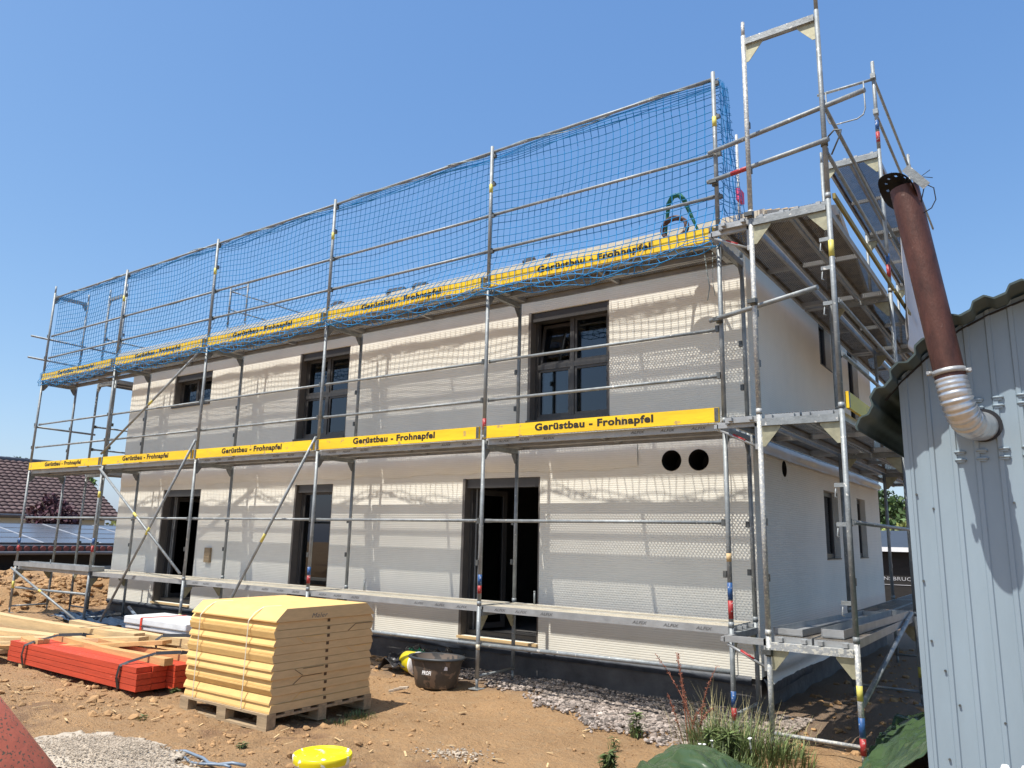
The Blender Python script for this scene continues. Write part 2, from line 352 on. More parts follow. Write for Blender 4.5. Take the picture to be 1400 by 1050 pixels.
c = mixc(ramp(nzt(14, 10, .8), 0.60, 0.70), c, (0.22, 0.125, 0.06))
c = mixc(ramp(nzt(26), 0.60, 0.72), c, (0.24, 0.135, 0.07))
c = mixc(ramp(nzt(70), 0.60, 0.68), c, (0.50, 0.38, 0.26))
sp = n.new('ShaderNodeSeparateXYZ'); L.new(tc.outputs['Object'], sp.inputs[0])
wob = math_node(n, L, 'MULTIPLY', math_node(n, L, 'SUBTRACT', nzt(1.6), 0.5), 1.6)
m1 = ramp(math_node(n, L, 'ADD', sp.outputs[1], wob), -0.15, 0.35)     # dug fill round the house, darkened mostly by shade put into the colour
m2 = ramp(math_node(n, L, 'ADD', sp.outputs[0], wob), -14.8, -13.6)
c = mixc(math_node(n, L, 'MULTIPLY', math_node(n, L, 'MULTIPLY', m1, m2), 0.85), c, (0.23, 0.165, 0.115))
L.new(c, p.inputs['Base Color'])
bp = n.new('ShaderNodeBump'); bp.inputs['Strength'].default_value = 1.0; bp.inputs['Distance'].default_value = 0.06
hh = math_node(n, L, 'ADD', nzt(22), math_node(n, L, 'MULTIPLY', nzt(75), 0.5)); L.new(hh, bp.inputs['Height']); L.new(bp.outputs[0], p.inputs['Normal'])
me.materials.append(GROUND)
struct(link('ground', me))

ICO_V = []; phi = (1 + 5 ** .5) / 2
for a, b in ((-1, phi), (1, phi), (-1, -phi), (1, -phi)): ICO_V.append((a, b, 0))
for a, b in ((-1, phi), (1, phi), (-1, -phi), (1, -phi)): ICO_V.append((0, a, b))
for a, b in ((phi, -1), (phi, 1), (-phi, -1), (-phi, 1)): ICO_V.append((a, 0, b))
ICO_V = np.array(ICO_V) / math.sqrt(1 + phi * phi)
ICO_F = np.array([(0, 11, 5), (0, 5, 1), (0, 1, 7), (0, 7, 10), (0, 10, 11), (1, 5, 9), (5, 11, 4), (11, 10, 2), (10, 7, 6), (7, 1, 8), (3, 9, 4), (3, 4, 2), (3, 2, 6), (3, 6, 8), (3, 8, 9), (4, 9, 5), (2, 4, 11), (6, 2, 10), (8, 6, 7), (9, 8, 1)])
def stones(name, P, S, m, flat=0.65):
    N = len(P); V = ICO_V[None] * (1 + RS.uniform(-.28, .28, (N, 12, 1)))
    sc3 = RS.uniform(.7, 1.25, (N, 1, 3)); sc3[:, :, 2] *= flat
    V = V * sc3; th = RS.uniform(0, 6.28, N); cs, sn = np.cos(th)[:, None], np.sin(th)[:, None]
    x = V[:, :, 0] * cs - V[:, :, 1] * sn; y = V[:, :, 0] * sn + V[:, :, 1] * cs
    V = np.stack([x, y, V[:, :, 2]], 2) * S[:, None, None] + P[:, None]
    F = (ICO_F[None] + 12 * np.arange(N)[:, None, None]).reshape(-1, 3)
    me = bpy.data.meshes.new(name); me.from_pydata(V.reshape(-1, 3).tolist(), [], F.tolist()); me.update(); me.materials.append(m); me['fx'] = 1
    return link(name, me)
# clods
P = []; S = []
def scat(n_, x0, x1, y0, y1, s0, s1, pw=3.0):
    X = RS.uniform(x0, x1, n_); Y = RS.uniform(y0, y1, n_); s = s0 + (s1 - s0) * RS.uniform(0, 1, n_) ** pw
    return X, Y, s
for args in ((6000, -9, 2.2, -5.4, .3, .003, .011, 1.5), (2600, -9.5, 2.0, -5.2, 0.1, .004, .028, 5), (650, -7, -2.2, -3.5, -1.9, .006, .05, 6), (350, -8.8, -4.5, -3.8, -2.7, .006, .06, 6), (3600, -20, -15.6, -1, 5, .015, .11, 3.5), (1300, -16.5, -13.6, 2.6, 5, .015, .10, 3.5), (900, .1, 2, -.4, 8, .008, .05, 4), (600, -13.5, -4, -.3, .9, .01, .05, 3), (500,-3.5,-1,-5.5,-3,.008,.03,3)):
    X, Y, s = scat(*args); z = gh_arr(X, Y) + 0.2 * s
    P.append(np.stack([X, Y, z], 1)); S.append(s)
stuff(stones('soil_clods', np.concatenate(P), np.concatenate(S), CLOD))
# gravel strip
X = RS.uniform(-4.4, .48, 26000); Y = RS.uniform(-1.1, 1.02, 26000)
edge = np.interp(X, [-4.4, -2.96, -1.95, -.9, -.3, .4, 1.0], [.65, .38, -.05, -.68, -.72, -.50, .2]) + 0.10 * np.sin(X * 7) + 0.05 * np.sin(X * 19)
keep = (Y > edge + RS.uniform(-.22, .22, len(X))) & ((Y < 1.0)); X, Y = X[keep][:11000], Y[keep][:11000]
s = RS.uniform(.008, .024, len(X)) * (1 + 0.6 * (RS.uniform(0, 1, len(X)) > .90))
stuff(stones('gravel', np.stack([X, Y, gh_arr(X, Y) + 0.012 + .012 * RS.uniform(0, 1, len(X))], 1), s, GRAVEL))

# ---------------------------------------------------------------- house
XL, XR, YF, YB = -13.5, -0.05, 1.03, 8.40
house = thing('house', 'cream grooved two storey new house wrapped in scaffolding', 'house', (-6.8, 4.7, -0.9))
def hb(mb, name, m, parent=house):
    o = mb.build(name, m); o.parent = parent
    if parent is house: o.location = -Vector(house.location)
    return o
TH = 0.30
FRONT = [(-11.86, -10.58, 3.26, 3.90), (-7.98, -6.72, 2.38, 3.90), (-3.13, -1.86, 2.37, 3.90), (-11.84, -10.58, -0.55, 1.58), (-7.86, -6.92, -0.55, 1.60), (-4.21, -2.90, -0.52, 1.61)]
VENTS = [(-1.03, 1.75, 0.125), (-0.69, 1.745, 0.125)]
SIDE = [(4.18, 5.05, 0.60, 1.58), (6.43, 7.10, 0.60, 1.58), (4.45, 5.2, 3.52, 4.28), (6.43, 7.25, 2.75, 4.28)]
def wall_mesh(mb, u0, u1, z0, z1, openings, circles, to3, depth, top=None):
    """wall sheet with real openings and reveals; to3(u,z,d) -> world point (d = depth inwards)"""
    us = sorted({u0, u1} | {o[i] for o in openings for i in (0, 1)} | {c[0] + s * .2 for c in circles for s in (-1, 1)})
    zs = sorted({z0, z1} | {o[i] for o in openings for i in (2, 3)} | {c[1] + s * .2 for c in circles for s in (-1, 1)})
    cells = []
    def inop(u, z): return any(o[0] < u < o[1] and o[2] < z < o[3] for o in openings)
    def incirc(u, z): return any(abs(u - c[0]) < .2 and abs(z - c[1]) < .2 for c in circles)
    for a, b in zip(us, us[1:]):
        for c_, d_ in zip(zs, zs[1:]):
            u, z = (a + b) / 2, (c_ + d_) / 2
            if b - a < 1e-5 or d_ - c_ < 1e-5 or inop(u, z) or incirc(u, z): continue
            cells.append((a, b, c_, d_))
    for a, b, c_, d_ in cells:
        mb.add([to3(a, c_, 0), to3(b, c_, 0), to3(b, d_, 0), to3(a, d_, 0)], [(0, 1, 2, 3)])
    for o in openings:
        a, b, c_, d_ = o
        for (p, q) in (((a, c_), (b, c_)), ((b, c_), (b, d_)), ((b, d_), (a, d_)), ((a, d_), (a, c_))):
            mb.add([to3(*p, 0), to3(*q, 0), to3(*q, depth), to3(*p, depth)], [(0, 1, 2, 3)])
    return cells
mb = MB()
to3 = lambda u, z, d: (u, YF + d, z)
# vent area handled as one rectangle with two round holes
VA = (VENTS[0][0] - .17, VENTS[1][0] + .17, 1.55, 1.95)
wall_mesh(mb, XL, XR, -0.62, 4.58, FRONT + [VA], [], to3, 0.0)
mid = (VENTS[0][0] + VENTS[1][0]) / 2
for (cx, cz, r), (a, b) in zip(VENTS, ((VA[0], mid), (mid, VA[1]))):
    N = 32; ring = []; sq = []
    for k in range(N):
        t = 2 * math.pi * k / N; dx, dz = math.cos(t), math.sin(t); ring.append((cx + r * dx, cz + r * dz))
        f = min(((b if dx > 0 else a) - cx) / dx if abs(dx) > 1e-6 else 9, ((VA[3] if dz > 0 else VA[2]) - cz) / dz if abs(dz) > 1e-6 else 9)
        sq.append((cx + dx * f, cz + dz * f))
    for (qx, qz) in ((a, VA[2]), (b, VA[2]), (b, VA[3]), (a, VA[3])):
        k = min(range(N), key=lambda i: (sq[i][0] - qx) ** 2 + (sq[i][1] - qz) ** 2); sq[k] = (qx, qz)
    mb.add([to3(*q, 0) for q in ring] + [to3(*q, 0) for q in sq], [(k, (k + 1) % N, N + (k + 1) % N, N + k) for k in range(N)])
for o in FRONT:
    a, b, c_, d_ = o
    for (p, q) in (((a, c_), (b, c_)), ((b, c_), (b, d_)), ((b, d_), (a, d_)), ((a, d_), (a, c_))):
        mb.add([to3(*p, 0), to3(*q, 0), to3(*q, TH), to3(*p, TH)], [(0, 1, 2, 3)])
hb(mb, 'front_wall', WALLM)
for (cx, cz, r) in VENTS:
    m_ = MB(); m_.tube([(cx, YF - 0.004, cz), (cx, YF + .45, cz)], r, 32, caps=False)
    m_.ring_lathe([(0, 0), (r, 0)], (0, 0, 0), 24); 
    for i in range(len(m_.v) - 48, len(m_.v)): x, y, z = m_.v[i]; m_.v[i] = (cx + x, YF + .44, cz + y)
    hb(m_, 'vent_hole', BLACKINK)
# right gable wall
mb = MB(); to3s = lambda u, z, d: (XR - d, u, z)
SC = (2.12, 2.36, 1.58, 1.86)
wall_mesh(mb, YF, YB, -0.60, 4.42, SIDE + [SC], [], to3s, 0.26)
cx, cz, r = 2.24, 1.72, .10; N = 32; ring = []; sq = []
for k in range(N):
    t = 2 * math.pi * k / N; dx, dz = math.cos(t), math.sin(t); ring.append((cx + r * dx, cz + r * dz)); f = min(.12 / max(abs(dx), 1e-6), .14 / max(abs(dz), 1e-6)); sq.append((cx + dx * f, cz + dz * f))
mb.add([to3s(*q, 0) for q in ring] + [to3s(*q, 0) for q in sq], [(k, (k + 1) % N, N + (k + 1) % N, N + k) for k in range(N)])
YELLOW_SHADE = mat('shaded_yellow_board', (0.26, 0.20, 0.05), 0.7, 0, 0.2, 5)  # yellow toe board on its shaded side, the shade put into the colour
VERGEM = mat('cream_verge_board', (0.60, 0.54, 0.43), 0.8, 0, 0.15, 4)
RIDGE_Y, RIDGE_Z, EAVE_Y, EAVE_Z = 4.72, 6.05, 0.79, 4.46
sl_ = (RIDGE_Z - EAVE_Z) / (RIDGE_Y - EAVE_Y)
gz = lambda y: RIDGE_Z - abs(y - RIDGE_Y) * sl_
mb.add([(XR, YF, 4.42), (XR, YB, 4.42), (XR, YB, gz(YB) - .02), (XR, RIDGE_Y, RIDGE_Z - .02), (XR, YF, gz(YF) - .02)], [(0, 1, 2, 3, 4)])
hb(mb, 'gable_wall', WALLM)
m_ = MB(); m_.tube([(XR + 0.003, 2.24, 1.72), (XR - .3, 2.24, 1.72)], .10, 32, caps=False)
m_.add([(XR - .29, 2.24 + .12 * math.cos(k / 16 * 6.283), 1.72 + .12 * math.sin(k / 16 * 6.283)) for k in range(16)], [tuple(range(16))])
hb(m_, 'vent_hole', BLACKINK)
# left gable and back wall
mb = MB()
mb.add([(XL, YF, -.56), (XL, YB, -.56), (XL, YB, gz(YB) - .02), (XL, RIDGE_Y, RIDGE_Z - .02), (XL, YF, gz(YF) - .02)], [(0, 1, 2, 3, 4)])
hb(mb, 'gable_wall', WALLM)
mb = MB(); mb.add([(XL, YB, -.56), (XR, YB, -.56), (XR, YB, 4.42), (XL, YB, 4.42)], [(0, 1, 2, 3)]); hb(mb, 'rear_wall', WALLM)
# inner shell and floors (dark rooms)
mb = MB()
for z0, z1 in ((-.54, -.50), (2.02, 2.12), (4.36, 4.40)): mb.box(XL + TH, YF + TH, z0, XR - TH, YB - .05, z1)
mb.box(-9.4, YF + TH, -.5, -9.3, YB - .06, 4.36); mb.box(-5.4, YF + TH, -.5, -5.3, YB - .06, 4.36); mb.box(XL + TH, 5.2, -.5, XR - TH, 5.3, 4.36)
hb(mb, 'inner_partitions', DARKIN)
# plinth
mb = MB(); mb.box(XL + .02, YF + .03, -1.2, XR - .02, YB - .03, -.56); hb(mb, 'plinth', PLINTH)
# roof
mb = MB()
def slab(y0, z0, y1, z1, x0, x1, t):
    mb.add([(x0, y0, z0), (x1, y0, z0), (x1, y1, z1), (x0, y1, z1), (x0, y0, z0 + t), (x1, y0, z0 + t), (x1, y1, z1 + t), (x0, y1, z1 + t)],
           [(0, 3, 2, 1), (4, 5, 6, 7), (0, 1, 5, 4), (2, 3, 7, 6), (1, 2, 6, 5), (0, 4, 7, 3)])
slab(EAVE_Y, EAVE_Z, RIDGE_Y, RIDGE_Z, XL - .3, XR + .33, .08); slab(2 * RIDGE_Y - EAVE_Y, EAVE_Z, RIDGE_Y, RIDGE_Z, XL - .3, XR + .33, .08)
roof = hb(mb, 'roof', ROOFM)
mb = MB(); o_ = -Vector(house.location)
mb.box(XL - .3, EAVE_Y - .025, EAVE_Z - .0, XR + .33, EAVE_Y - .003, EAVE_Z + .10)
f_ = mb.build('fascia_board', VERGEM, roof)
mb = MB()
for s_ in (0, 1):
    ya, yb = (EAVE_Y, RIDGE_Y) if s_ == 0 else (2 * RIDGE_Y - EAVE_Y, RIDGE_Y)
    mb.beam((XR + .345, ya, EAVE_Z + .0), (XR + .345, yb, RIDGE_Z + .0), .026, .16)
mb.build('verge_board', VERGEM, roof)
mb = MB()
for k in range(1, 11):
    y = EAVE_Y + .36 * k; mb.box(XL - .25, y, gz(y) + .085, XR + .3, y + .05, gz(y) + .11)
for k in range(28):
    x = XL + .1 + k * .48; mb.beam((x, EAVE_Y + .02, EAVE_Z + .098), (x, RIDGE_Y, RIDGE_Z + .098), .05, .025)
mb.build('roof_batten', WOODP, roof)
# blue storey band and loose foil on the gable side
mb = MB(); mb.box(XR + .003, YF + .02, 1.97, XR + .03, YB - .01, 2.20); hb(mb, 'storey_band', FOILD)
def foil(name, pts, prof, m, parent=house, axis='x', seed=0):
    """strip hanging along a line; prof = list of (out, down)"""
    mb = MB(); n_ = len(pts); k = len(prof)
    for i, (a, z) in enumerate(pts):
        for j, (o, d) in enumerate(prof):
            w_ = noise.noise((a * 1.7 + seed, j * .8, 0)) * .5 + noise.noise((a * 5 + seed, j * .5, 4)) * .25
            oo = max(0.004, o * (1 + w_ * .9)); dd = d * (1 + .25 * w_)
            mb.v.append((a, YF - oo, z - dd) if axis == 'x' else (XR + oo, a, z - dd))
    for i in range(n_ - 1):
        for j in range(k - 1): mb.face((i * k + j, (i + 1) * k + j, (i + 1) * k + j + 1, i * k + j + 1), True)
    return hb(mb, name, m, parent)
foil('foil_flap', [(YF + .05 + i * .1, 1.98) for i in range(73)], [(.02, -.01), (.05, .04), (.07, .09), (.05, .13), (.07, .17)], FOILW, axis='y', seed=3)
foil('foil_flap', [(XL + .03 + i * .1, 2.02) for i in range(121)], [(.006, 0), (.018, .08), (.028, .18), (.022, .27), (.006, .34)], WALLM, axis='x', seed=8)
foil('foil_flap', [(YF + .1 + i * .1, -.46) for i in range(72)], [(.01, -.06), (.03, .0), (.07, .07), (.04, .12), (.08, .2)], FOILW, axis='y', seed=13)
foil('plinth_membrane', [(XL + .05 + i * .1, -.60) for i in range(134)], [(.012, 0), (.03, .015), (.05, .04), (.03, .07), (.02, .09)], MEMB, axis='x', seed=21)
foil('plinth_membrane', [(YF + .02 + i * .1, -.62) for i in range(20)], [(.012, 0), (.04, .04), (.06, .10), (.03, .15)], MEMB, axis='y', seed=31)
# windows
def window(x0, x1, z0, z1, style):
    y = YF + .12; fw = .045; f = MB()
    # side guide rails / jambs and shutter box head
    f.box(x0 + .002, YF - .006, z0 + .002, x0 + .045, y + .08, z1 - .002); f.box(x1 - .035, YF + .02, z0 + .002, x1 - .002, y + .08, z1 - .002); f.box(x0 + .045, y + .04, z0 + .0015, x1 - .035, y + .082, z0 + .02)
    fr = hb(f, 'window', GUIDE)
    f = MB(); hd = .13
    f.box(x0 + .045, YF + .03, z1 - hd, x1 - .035, y + .08, z1 - .003)
    f.box(x0 + .045, y, z0 + .003, x1 - .035, y + .075, z0 + fw + .02)
    a, b, lo, hi = x0 + .045, x1 - .035, z0 + fw + .02, z1 - hd
    f.box(a, y, lo, a + fw, y + .075, hi); f.box(b - fw, y, lo, b, y + .075, hi); mid = (a + b) / 2
    panes = []
    if style in ('grid', 'tilt'):
        zm = lo + (hi - lo) * .52
        f.box(a + fw, y - .002, zm - .035, b - fw, y + .073, zm + .035)
        f.box(mid - .032, y - .004, lo, mid + .032, y + .071, zm - .035); f.box(mid - .032, y - .004, zm + .035, mid + .032, y + .071, hi)
        panes = [(a + fw, mid - .032, lo, zm - .035), (mid + .032, b - fw, lo, zm - .035), (mid + .032, b - fw, zm + .035, hi)]
        if style == 'grid': panes.append((a + fw, mid - .032, zm + .035, hi))
    elif style == 'two':
        f.box(mid - .032, y - .004, lo, mid + .032, y + .071, hi); panes = [(a + fw, mid - .032, lo, hi), (mid + .032, b - fw, lo, hi)]
    elif style == 'one': panes = [(a + fw, b - fw, lo, hi)]
    f.build('frame', ANTH, fr)
    for (p0, p1, q0, q1) in panes:
        s = MB(); t = .034; yy = y + .012
        s.box(p0, yy, q0, p1, yy + .05, q0 + t); s.box(p0, yy, q1 - t, p1, yy + .05, q1); s.box(p0, yy, q0 + t, p0 + t, yy + .05, q1 - t); s.box(p1 - t, yy, q0 + t, p1, yy + .05, q1 - t)
        s.build('sash', ANTH, fr)
        g = MB(); g.box(p0 + t, yy + .02, q0 + t, p1 - t, yy + .034, q1 - t); g.build('pane', GLASS, fr)
    if style == 'tilt':     # tilted-in sash
        W_, H_ = (mid - .032) - (a + fw), hi - (zm + .035)
        s = MB(); t = .04; s.box(0, 0, 0, W_, .05, t); s.box(0, 0, H_ - t, W_, .05, H_); s.box(0, 0, t, t, .05, H_ - t); s.box(W_ - t, 0, t, W_, .05, H_ - t)
        so_ = s.build('sash', ANTH, fr, (a + fw, y + .04, zm + .035), (rad(-9), 0, 0))
        g = MB(); g.box(t, .02, t, W_ - t, .034, H_ - t); g.build('pane', GLASS, fr, (a + fw, y + .04, zm + .035), (rad(-9), 0, 0))
    if style == 'open':     # door leaves swung into the room
        for (px, ang, W_) in ((a + fw, 78, (b - a) / 2 - fw), ):
            s = MB(); t = .075; H_ = hi - lo - .01; s.box(0, 0, 0, W_, .06, t); s.box(0, 0, H_ - t, W_, .06, H_); s.box(0, 0, t, t, .06, H_ - t); s.box(W_ - t, 0, t, W_, .06, H_ - t)
            s.build('sash', ANTH, fr, (px + .03, y + .09, lo), (0, 0, rad(ang)))
            g = MB(); g.box(t, .02, t, W_ - t, .034, H_ - t); g.build('pane', GLASS, fr, (px + .03, y + .09, lo), (0, 0, rad(ang)))
        s = MB(); s.box(a + fw + .0, y + .08, lo, a + fw + .02, y + .10, hi); s.box(a + fw + .06, y + .08, lo, a + fw + .075, y + .10, hi); s.build('shutter_rail', ALU, fr)
    s = MB(); s.box(x0, YF - .04, z0 - .035, x1, YF + .115, z0 - .002); s.build('sill', WOODP if z0 < 0 else ANTH, fr)
    return fr
for o, st in zip(FRONT, ('two', 'grid', 'tilt', 'open', 'one', 'open')): window(*o, st)
for (y0, y1, z0, z1) in SIDE:
    f = MB(); X0 = XR - .085
    f.box(X0 - .06, y0 + .003, z0 + .003, X0, y1 - .003, z0 + .07); f.box(X0 - .06, y0 + .003, z1 - .07, X0, y1 - .003, z1 - .003); f.box(X0 - .06, y0 + .003, z0 + .07, X0, y0 + .07, z1 - .07); f.box(X0 - .06, y1 - .07, z0 + .07, X0, y1 - .003, z1 - .07)
    fr = hb(f, 'window', ANTH)
    g = MB(); g.box(X0 - .04, y0 + .07, z0 + .07, X0 - .026, y1 - .07, z1 - .07); g.build('pane', GLASS, fr)
    g = MB(); g.box(X0 + .003, y0 + .003, z0 - .012, XR + .01, y1 - .003, z0 + .003); g.build('sill', ANTH, fr)

# ---------------------------------------------------------------- scaffolding kit
BL = 3.0757; FW = .732
def front_pt(k): return -BL * k
def mesh_of(mb, name, m):
    o = mb.build(name, m); me = o.data; bpy.data.objects.remove(o); return me
def frame_mesh(h, w_, post_m, gus, m0=None, GS=.19):
    mb = MB()
    for x in (0, w_):
        mb.cur = 3 if x == 0 else 0
        mb.tube([(x, 0, 0), (x, 0, h)], .0242, 12)
        mb.tube([(x, 0, h - .01), (x, 0, h + .16)], .019, 10)
        mb.tube([(x, 0, .0), (x, 0, .05)], .028, 12)
    mb.cur = 0
    mb.box(.024, -.024, h - .115, w_ - .024, .024, h - .062)
    mb.box(.024, -.030, h - .118, w_ - .024, -.024, h - .050); mb.box(.024, .024, h - .118, w_ - .024, .030, h - .050)
    mb.cur = 1
    for x, s_ in ((0, 1), (w_, -1)):
        mb.prism([(x + s_ * .024, h - .12), (x + s_ * GS, h - .12), (x + s_ * GS, h - .14), (x + s_ * .05, h - .12 - GS), (x + s_ * .024, h - .12 - GS)][::s_], 'y', -.004, .004)
    mb.cur = 2
    for z in (.5, 1.0):
        mb.box(-.02, .024, z - .035, .02, .06, z + .03)
        mb.box(w_ - .02, .024, z - .035, w_ + .02, .06, z + .03)
    return mesh_of(mb, 'frame', [post_m, gus, COUP, m0 or post_m])
FR2 = frame_mesh(2.0, FW, STEEL, STEELD, None, .125); FR2S = frame_mesh(2.0, FW, STEEL, GUSSET, SPLASH); FR2G = frame_mesh(2.0, FW, STEEL, GUSSET)
def base_mesh(h, w_, m, GS=.17):
    mb = MB()
    for x in (0, w_):
        mb.tube([(x, 0, .12), (x, 0, h)], .0242, 12); mb.tube([(x, 0, 0), (x, 0, .14)], .018, 10); mb.box(x - .07, -.07, 0, x + .07, .07, .008)
        mb.tube([(x, 0, h - .01), (x, 0, h + .16)], .019, 10)
    mb.box(.024, -.03, h - .118, w_ - .024, .03, h - .055); mb.tube([(0, 0, .14), (w_, 0, .14)], .017, 8)
    mb.cur = 1
    for x, s_ in ((0, 1), (w_, -1)):
        mb.prism([(x + s_ * .024, h - .12), (x + s_ * GS, h - .12), (x + s_ * GS, h - .14), (x + s_ * .05, h - .12 - GS), (x + s_ * .024, h - .12 - GS)][::s_], 'y', -.004, .004)
    return mesh_of(mb, 'frame', [m, GUSSET])
def deck_mesh(L_, seed, pm=None):
    mb = MB(); e = L_ / 2 - .04; hw = .16
    mb.cur = 0; mb.add([(-e, -hw + .002, 0), (e, -hw + .002, 0), (e, hw - .002, 0), (-e, hw - .002, 0)], [(0, 1, 2, 3)])
    mb.add([(-e, -hw + .002, -.0045), (e, -hw + .002, -.0045), (e, hw - .002, -.0045), (-e, hw - .002, -.0045)], [(0, 3, 2, 1)])
    mb.cur = 1
    for s_ in (-1, 1):
        y = s_ * hw
        mb.box(-e, min(y, y - s_ * .003), -.068, e, max(y, y - s_ * .003), .003)
        mb.box(-e, min(y, y - s_ * .03), -.071, e, max(y, y - s_ * .03), -.068)
    for s_ in (-1, 1):
        x = s_ * e; mb.box(min(x, x - s_ * .10), -hw + .003, -.060, max(x, x - s_ * .10), hw - .003, -.003)
        for yy in (-.1, .1): mb.box(min(x, x + s_ * .05), yy - .02, -.045, max(x, x + s_ * .05), yy + .02, -.012)
    mb.box(-.02, -hw + .003, -.05, .02, hw - .003, -.003)
    return mesh_of(mb, 'deck', [pm or PERF, ALU])
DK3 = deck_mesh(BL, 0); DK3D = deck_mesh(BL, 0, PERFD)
TB3 = None
def toe_mesh(L_):
    mb = MB(); mb.box(-L_ / 2 + .035, -.014, 0.004, L_ / 2 - .035, .014, .154); mb.cur = 1
    for s_ in (-1, 1): mb.box(s_ * (L_ / 2 - .06) - .022, -.017, .01, s_ * (L_ / 2 - .06) + .022, .017, .15)
    return mesh_of(mb, 'toe_board', [YELLOW, COUP])
TB3 = toe_mesh(BL)
TXT = text_mesh('Gerüstbau - Frohnapfel', 1.52, .112, BLACKINK, .040)
ALF = text_mesh('ALFIX', .17, .030, WEARINK, .02, .3)
def put(name, me, parent, loc, rz=0, rx=0, ry=0):
    return link(name, me, parent, loc, (rx, ry, rz))
def rail(parent, a, b, r=.0191, m=STEEL, name='guard_rail', ends=True):
    mb = MB(); a = Vector(a); b = Vector(b); mb.tube([a, b], r, 10)
    if ends:
        d = (b - a).normalized()
        for q, s_ in ((a, 1), (b, -1)): mb.beam(q - d * s_ * .02, q + d * s_ * .09, .012, .046)
    return mb.build(name, m, parent)
def band(parent, x, y, z0, z1, m, r=.0252):
    mb = MB(); mb.tube([(x, y, z0), (x, y, z1)], r, 12); return mb.build('colour_band', m, parent)

# ---- front scaffold
fs = thing('scaffold', 'long front facade scaffold with yellow lettered toe boards and blue net', 'scaffold', (0, 0, 0))
frames = {}
for k in range(6):
    x = front_pt(k); g0 = gh(x, 0) + .005; g1 = gh(x, FW)
    b = put('frame', base_mesh(0 - g0, FW, STEEL), fs, (x, 0, g0), rad(90)); frames[(k, -1)] = b
    for lv in (0, 2):
        frames[(k, lv)] = put('frame', FR2, fs, (x, 0, lv), rad(90))
    if k < 5:
        mb = MB(); mb.tube([(0, 0, 0), (0, 0, 1.97)], .0242, 12); mb.tube([(0, 0, 0), (0, 0, .05)], .028, 12); mb.cur = 1
        for z in (.5, 1.0, 1.45, 1.86): mb.box(-.02, .024, z - .035, .02, .06, z + .03); mb.box(.02, -.01, z - .05, .06, .03, z - .01)
        put('net_post', mesh_of(mb, 'net_post', [STEEL, COUP]), fs, (x, 0, 4))
        mb = MB(); mb.tube([(x, -0.001, 5.30), (x, -0.001, 5.42)], .0255, 12); mb.build('sticker', TAPEY, fs)
    else: frames[(k, 4)] = put('frame', FR2, fs, (x, 0, 4), rad(90))
def kit_sub(fr, z0, z1, m, r=.0252, x=0.0):
    mb = MB(); mb.tube([(x, 0, z0), (x, 0, z1)], r, 12); mb.build('colour_band', m, fr)
kit_sub(frames[(0, 0)], .26, .42, BANDB); kit_sub(frames[(0, 0)], .08, .25, BANDR); kit_sub(frames[(0, -1)], .22, .36, BANDB); kit_sub(frames[(0, -1)], .10, .21, BANDR)
kit_sub(frames[(1, 0)], .24, .36, BANDB); kit_sub(frames[(1, 0)], .14, .23, BANDR); kit_sub(frames[(1, 2)], .12, .26, BANDR)
kit_sub(frames[(2, 0)], .22, .33, BANDB); kit_sub(frames[(2, 0)], .10, .21, BANDR); kit_sub(frames[(3, 2)], .05, .14, BANDR)
kit_sub(frames[(4, 0)], .5, .62, BANDB); kit_sub(frames[(4, 0)], .36, .48, BANDR); kit_sub(frames[(4, 0)], 1.38, 1.50, TAPEY); kit_sub(frames[(3, -1)], .3, .42, TAPEY); kit_sub(frames[(5, -1)], .5, .65, TAPEY)
kit_sub(frames[(5, 0)], .45, .57, BANDB); kit_sub(frames[(5, 0)], .3, .42, BANDR); kit_sub(frames[(1, -1)], .44, .50, STRAPW); kit_sub(frames[(0, 0)], .62, .70, WOODP)
mb = MB(); mb.tube([(0, FW, 4), (0, FW, 5.55)], .017, 10); mb.build('inner_post', SPLASH, fs)
for k in range(5):
    xm = -BL * (k + .5)
    for lv in (0, 2, 4):
        for y in (.19, .53):
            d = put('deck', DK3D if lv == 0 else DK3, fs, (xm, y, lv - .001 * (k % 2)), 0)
            if y < .3 and k < 3 and lv < 4 or (y < .3 and k < 1):
                for i, tx in enumerate((-1.25, -.95, -.60, .55, .90, 1.25)): link('lettering', ALF, d, (tx, -.1625, -.034))
    for lv in (2, 4):
        t = put('toe_board', TB3, fs, (xm, -.045, lv - (.04 if lv == 4 else 0)), 0); link('lettering', TXT, t, (0.02, -.0165, .080))
    xa, xb = -BL * (k + 1) + .0, -BL * k
    zs_ = [1.0, 2.5, 3.0, 4.5, 5.0]
    for z in zs_: rail(fs, (xa + .03, .045, z), (xb - .03, .045, z))
    rail(fs, (xa, .02, 5.90), (xb, .02, 5.90), ends=False, name='top_rail')
for k in (0, 4): rail(fs, (-BL * (k + 1) + .03, .045, -.45), (-BL * k - .03, .045, -.42), r=.024)
rail(fs, (-2 * BL + .03, .045, -.46), (-BL - .03, .045, -.45), r=.024)
for a, b in (((-12.30, -.05, 1.93), (-9.27, -.05, .10)), ((-9.20, -.06, 2.32), (-11.62, -.06, -.88)), ((-6.15, -.05, 2.2), (-8.30, -.05, -.88)), ((-9.32, -.05, 3.92), (-12.33, -.05, 2.22)), ((-15.45, -.05, -.05), (-12.5, -.05, -.88))):
    br = rail(fs, a, b, r=.022, name='diagonal_brace', ends=False)
    mb = MB(); A_ = Vector(a); B_ = Vector(b); mb.tube([A_.lerp(B_, .46), A_.lerp(B_, .5)], .0228, 10); mb.build('sticker', TAPEY, br)
# end rails sticking out at the left end
for z, y1 in ((4.93, 2.6), (4.45, 1.7), (2.95, 1.3)):
    rail(fs, (-15.42, -.35 if z > 3 else -.02, z), (-15.42, y1, z - .02), r=.022, ends=False, name='end_tube')
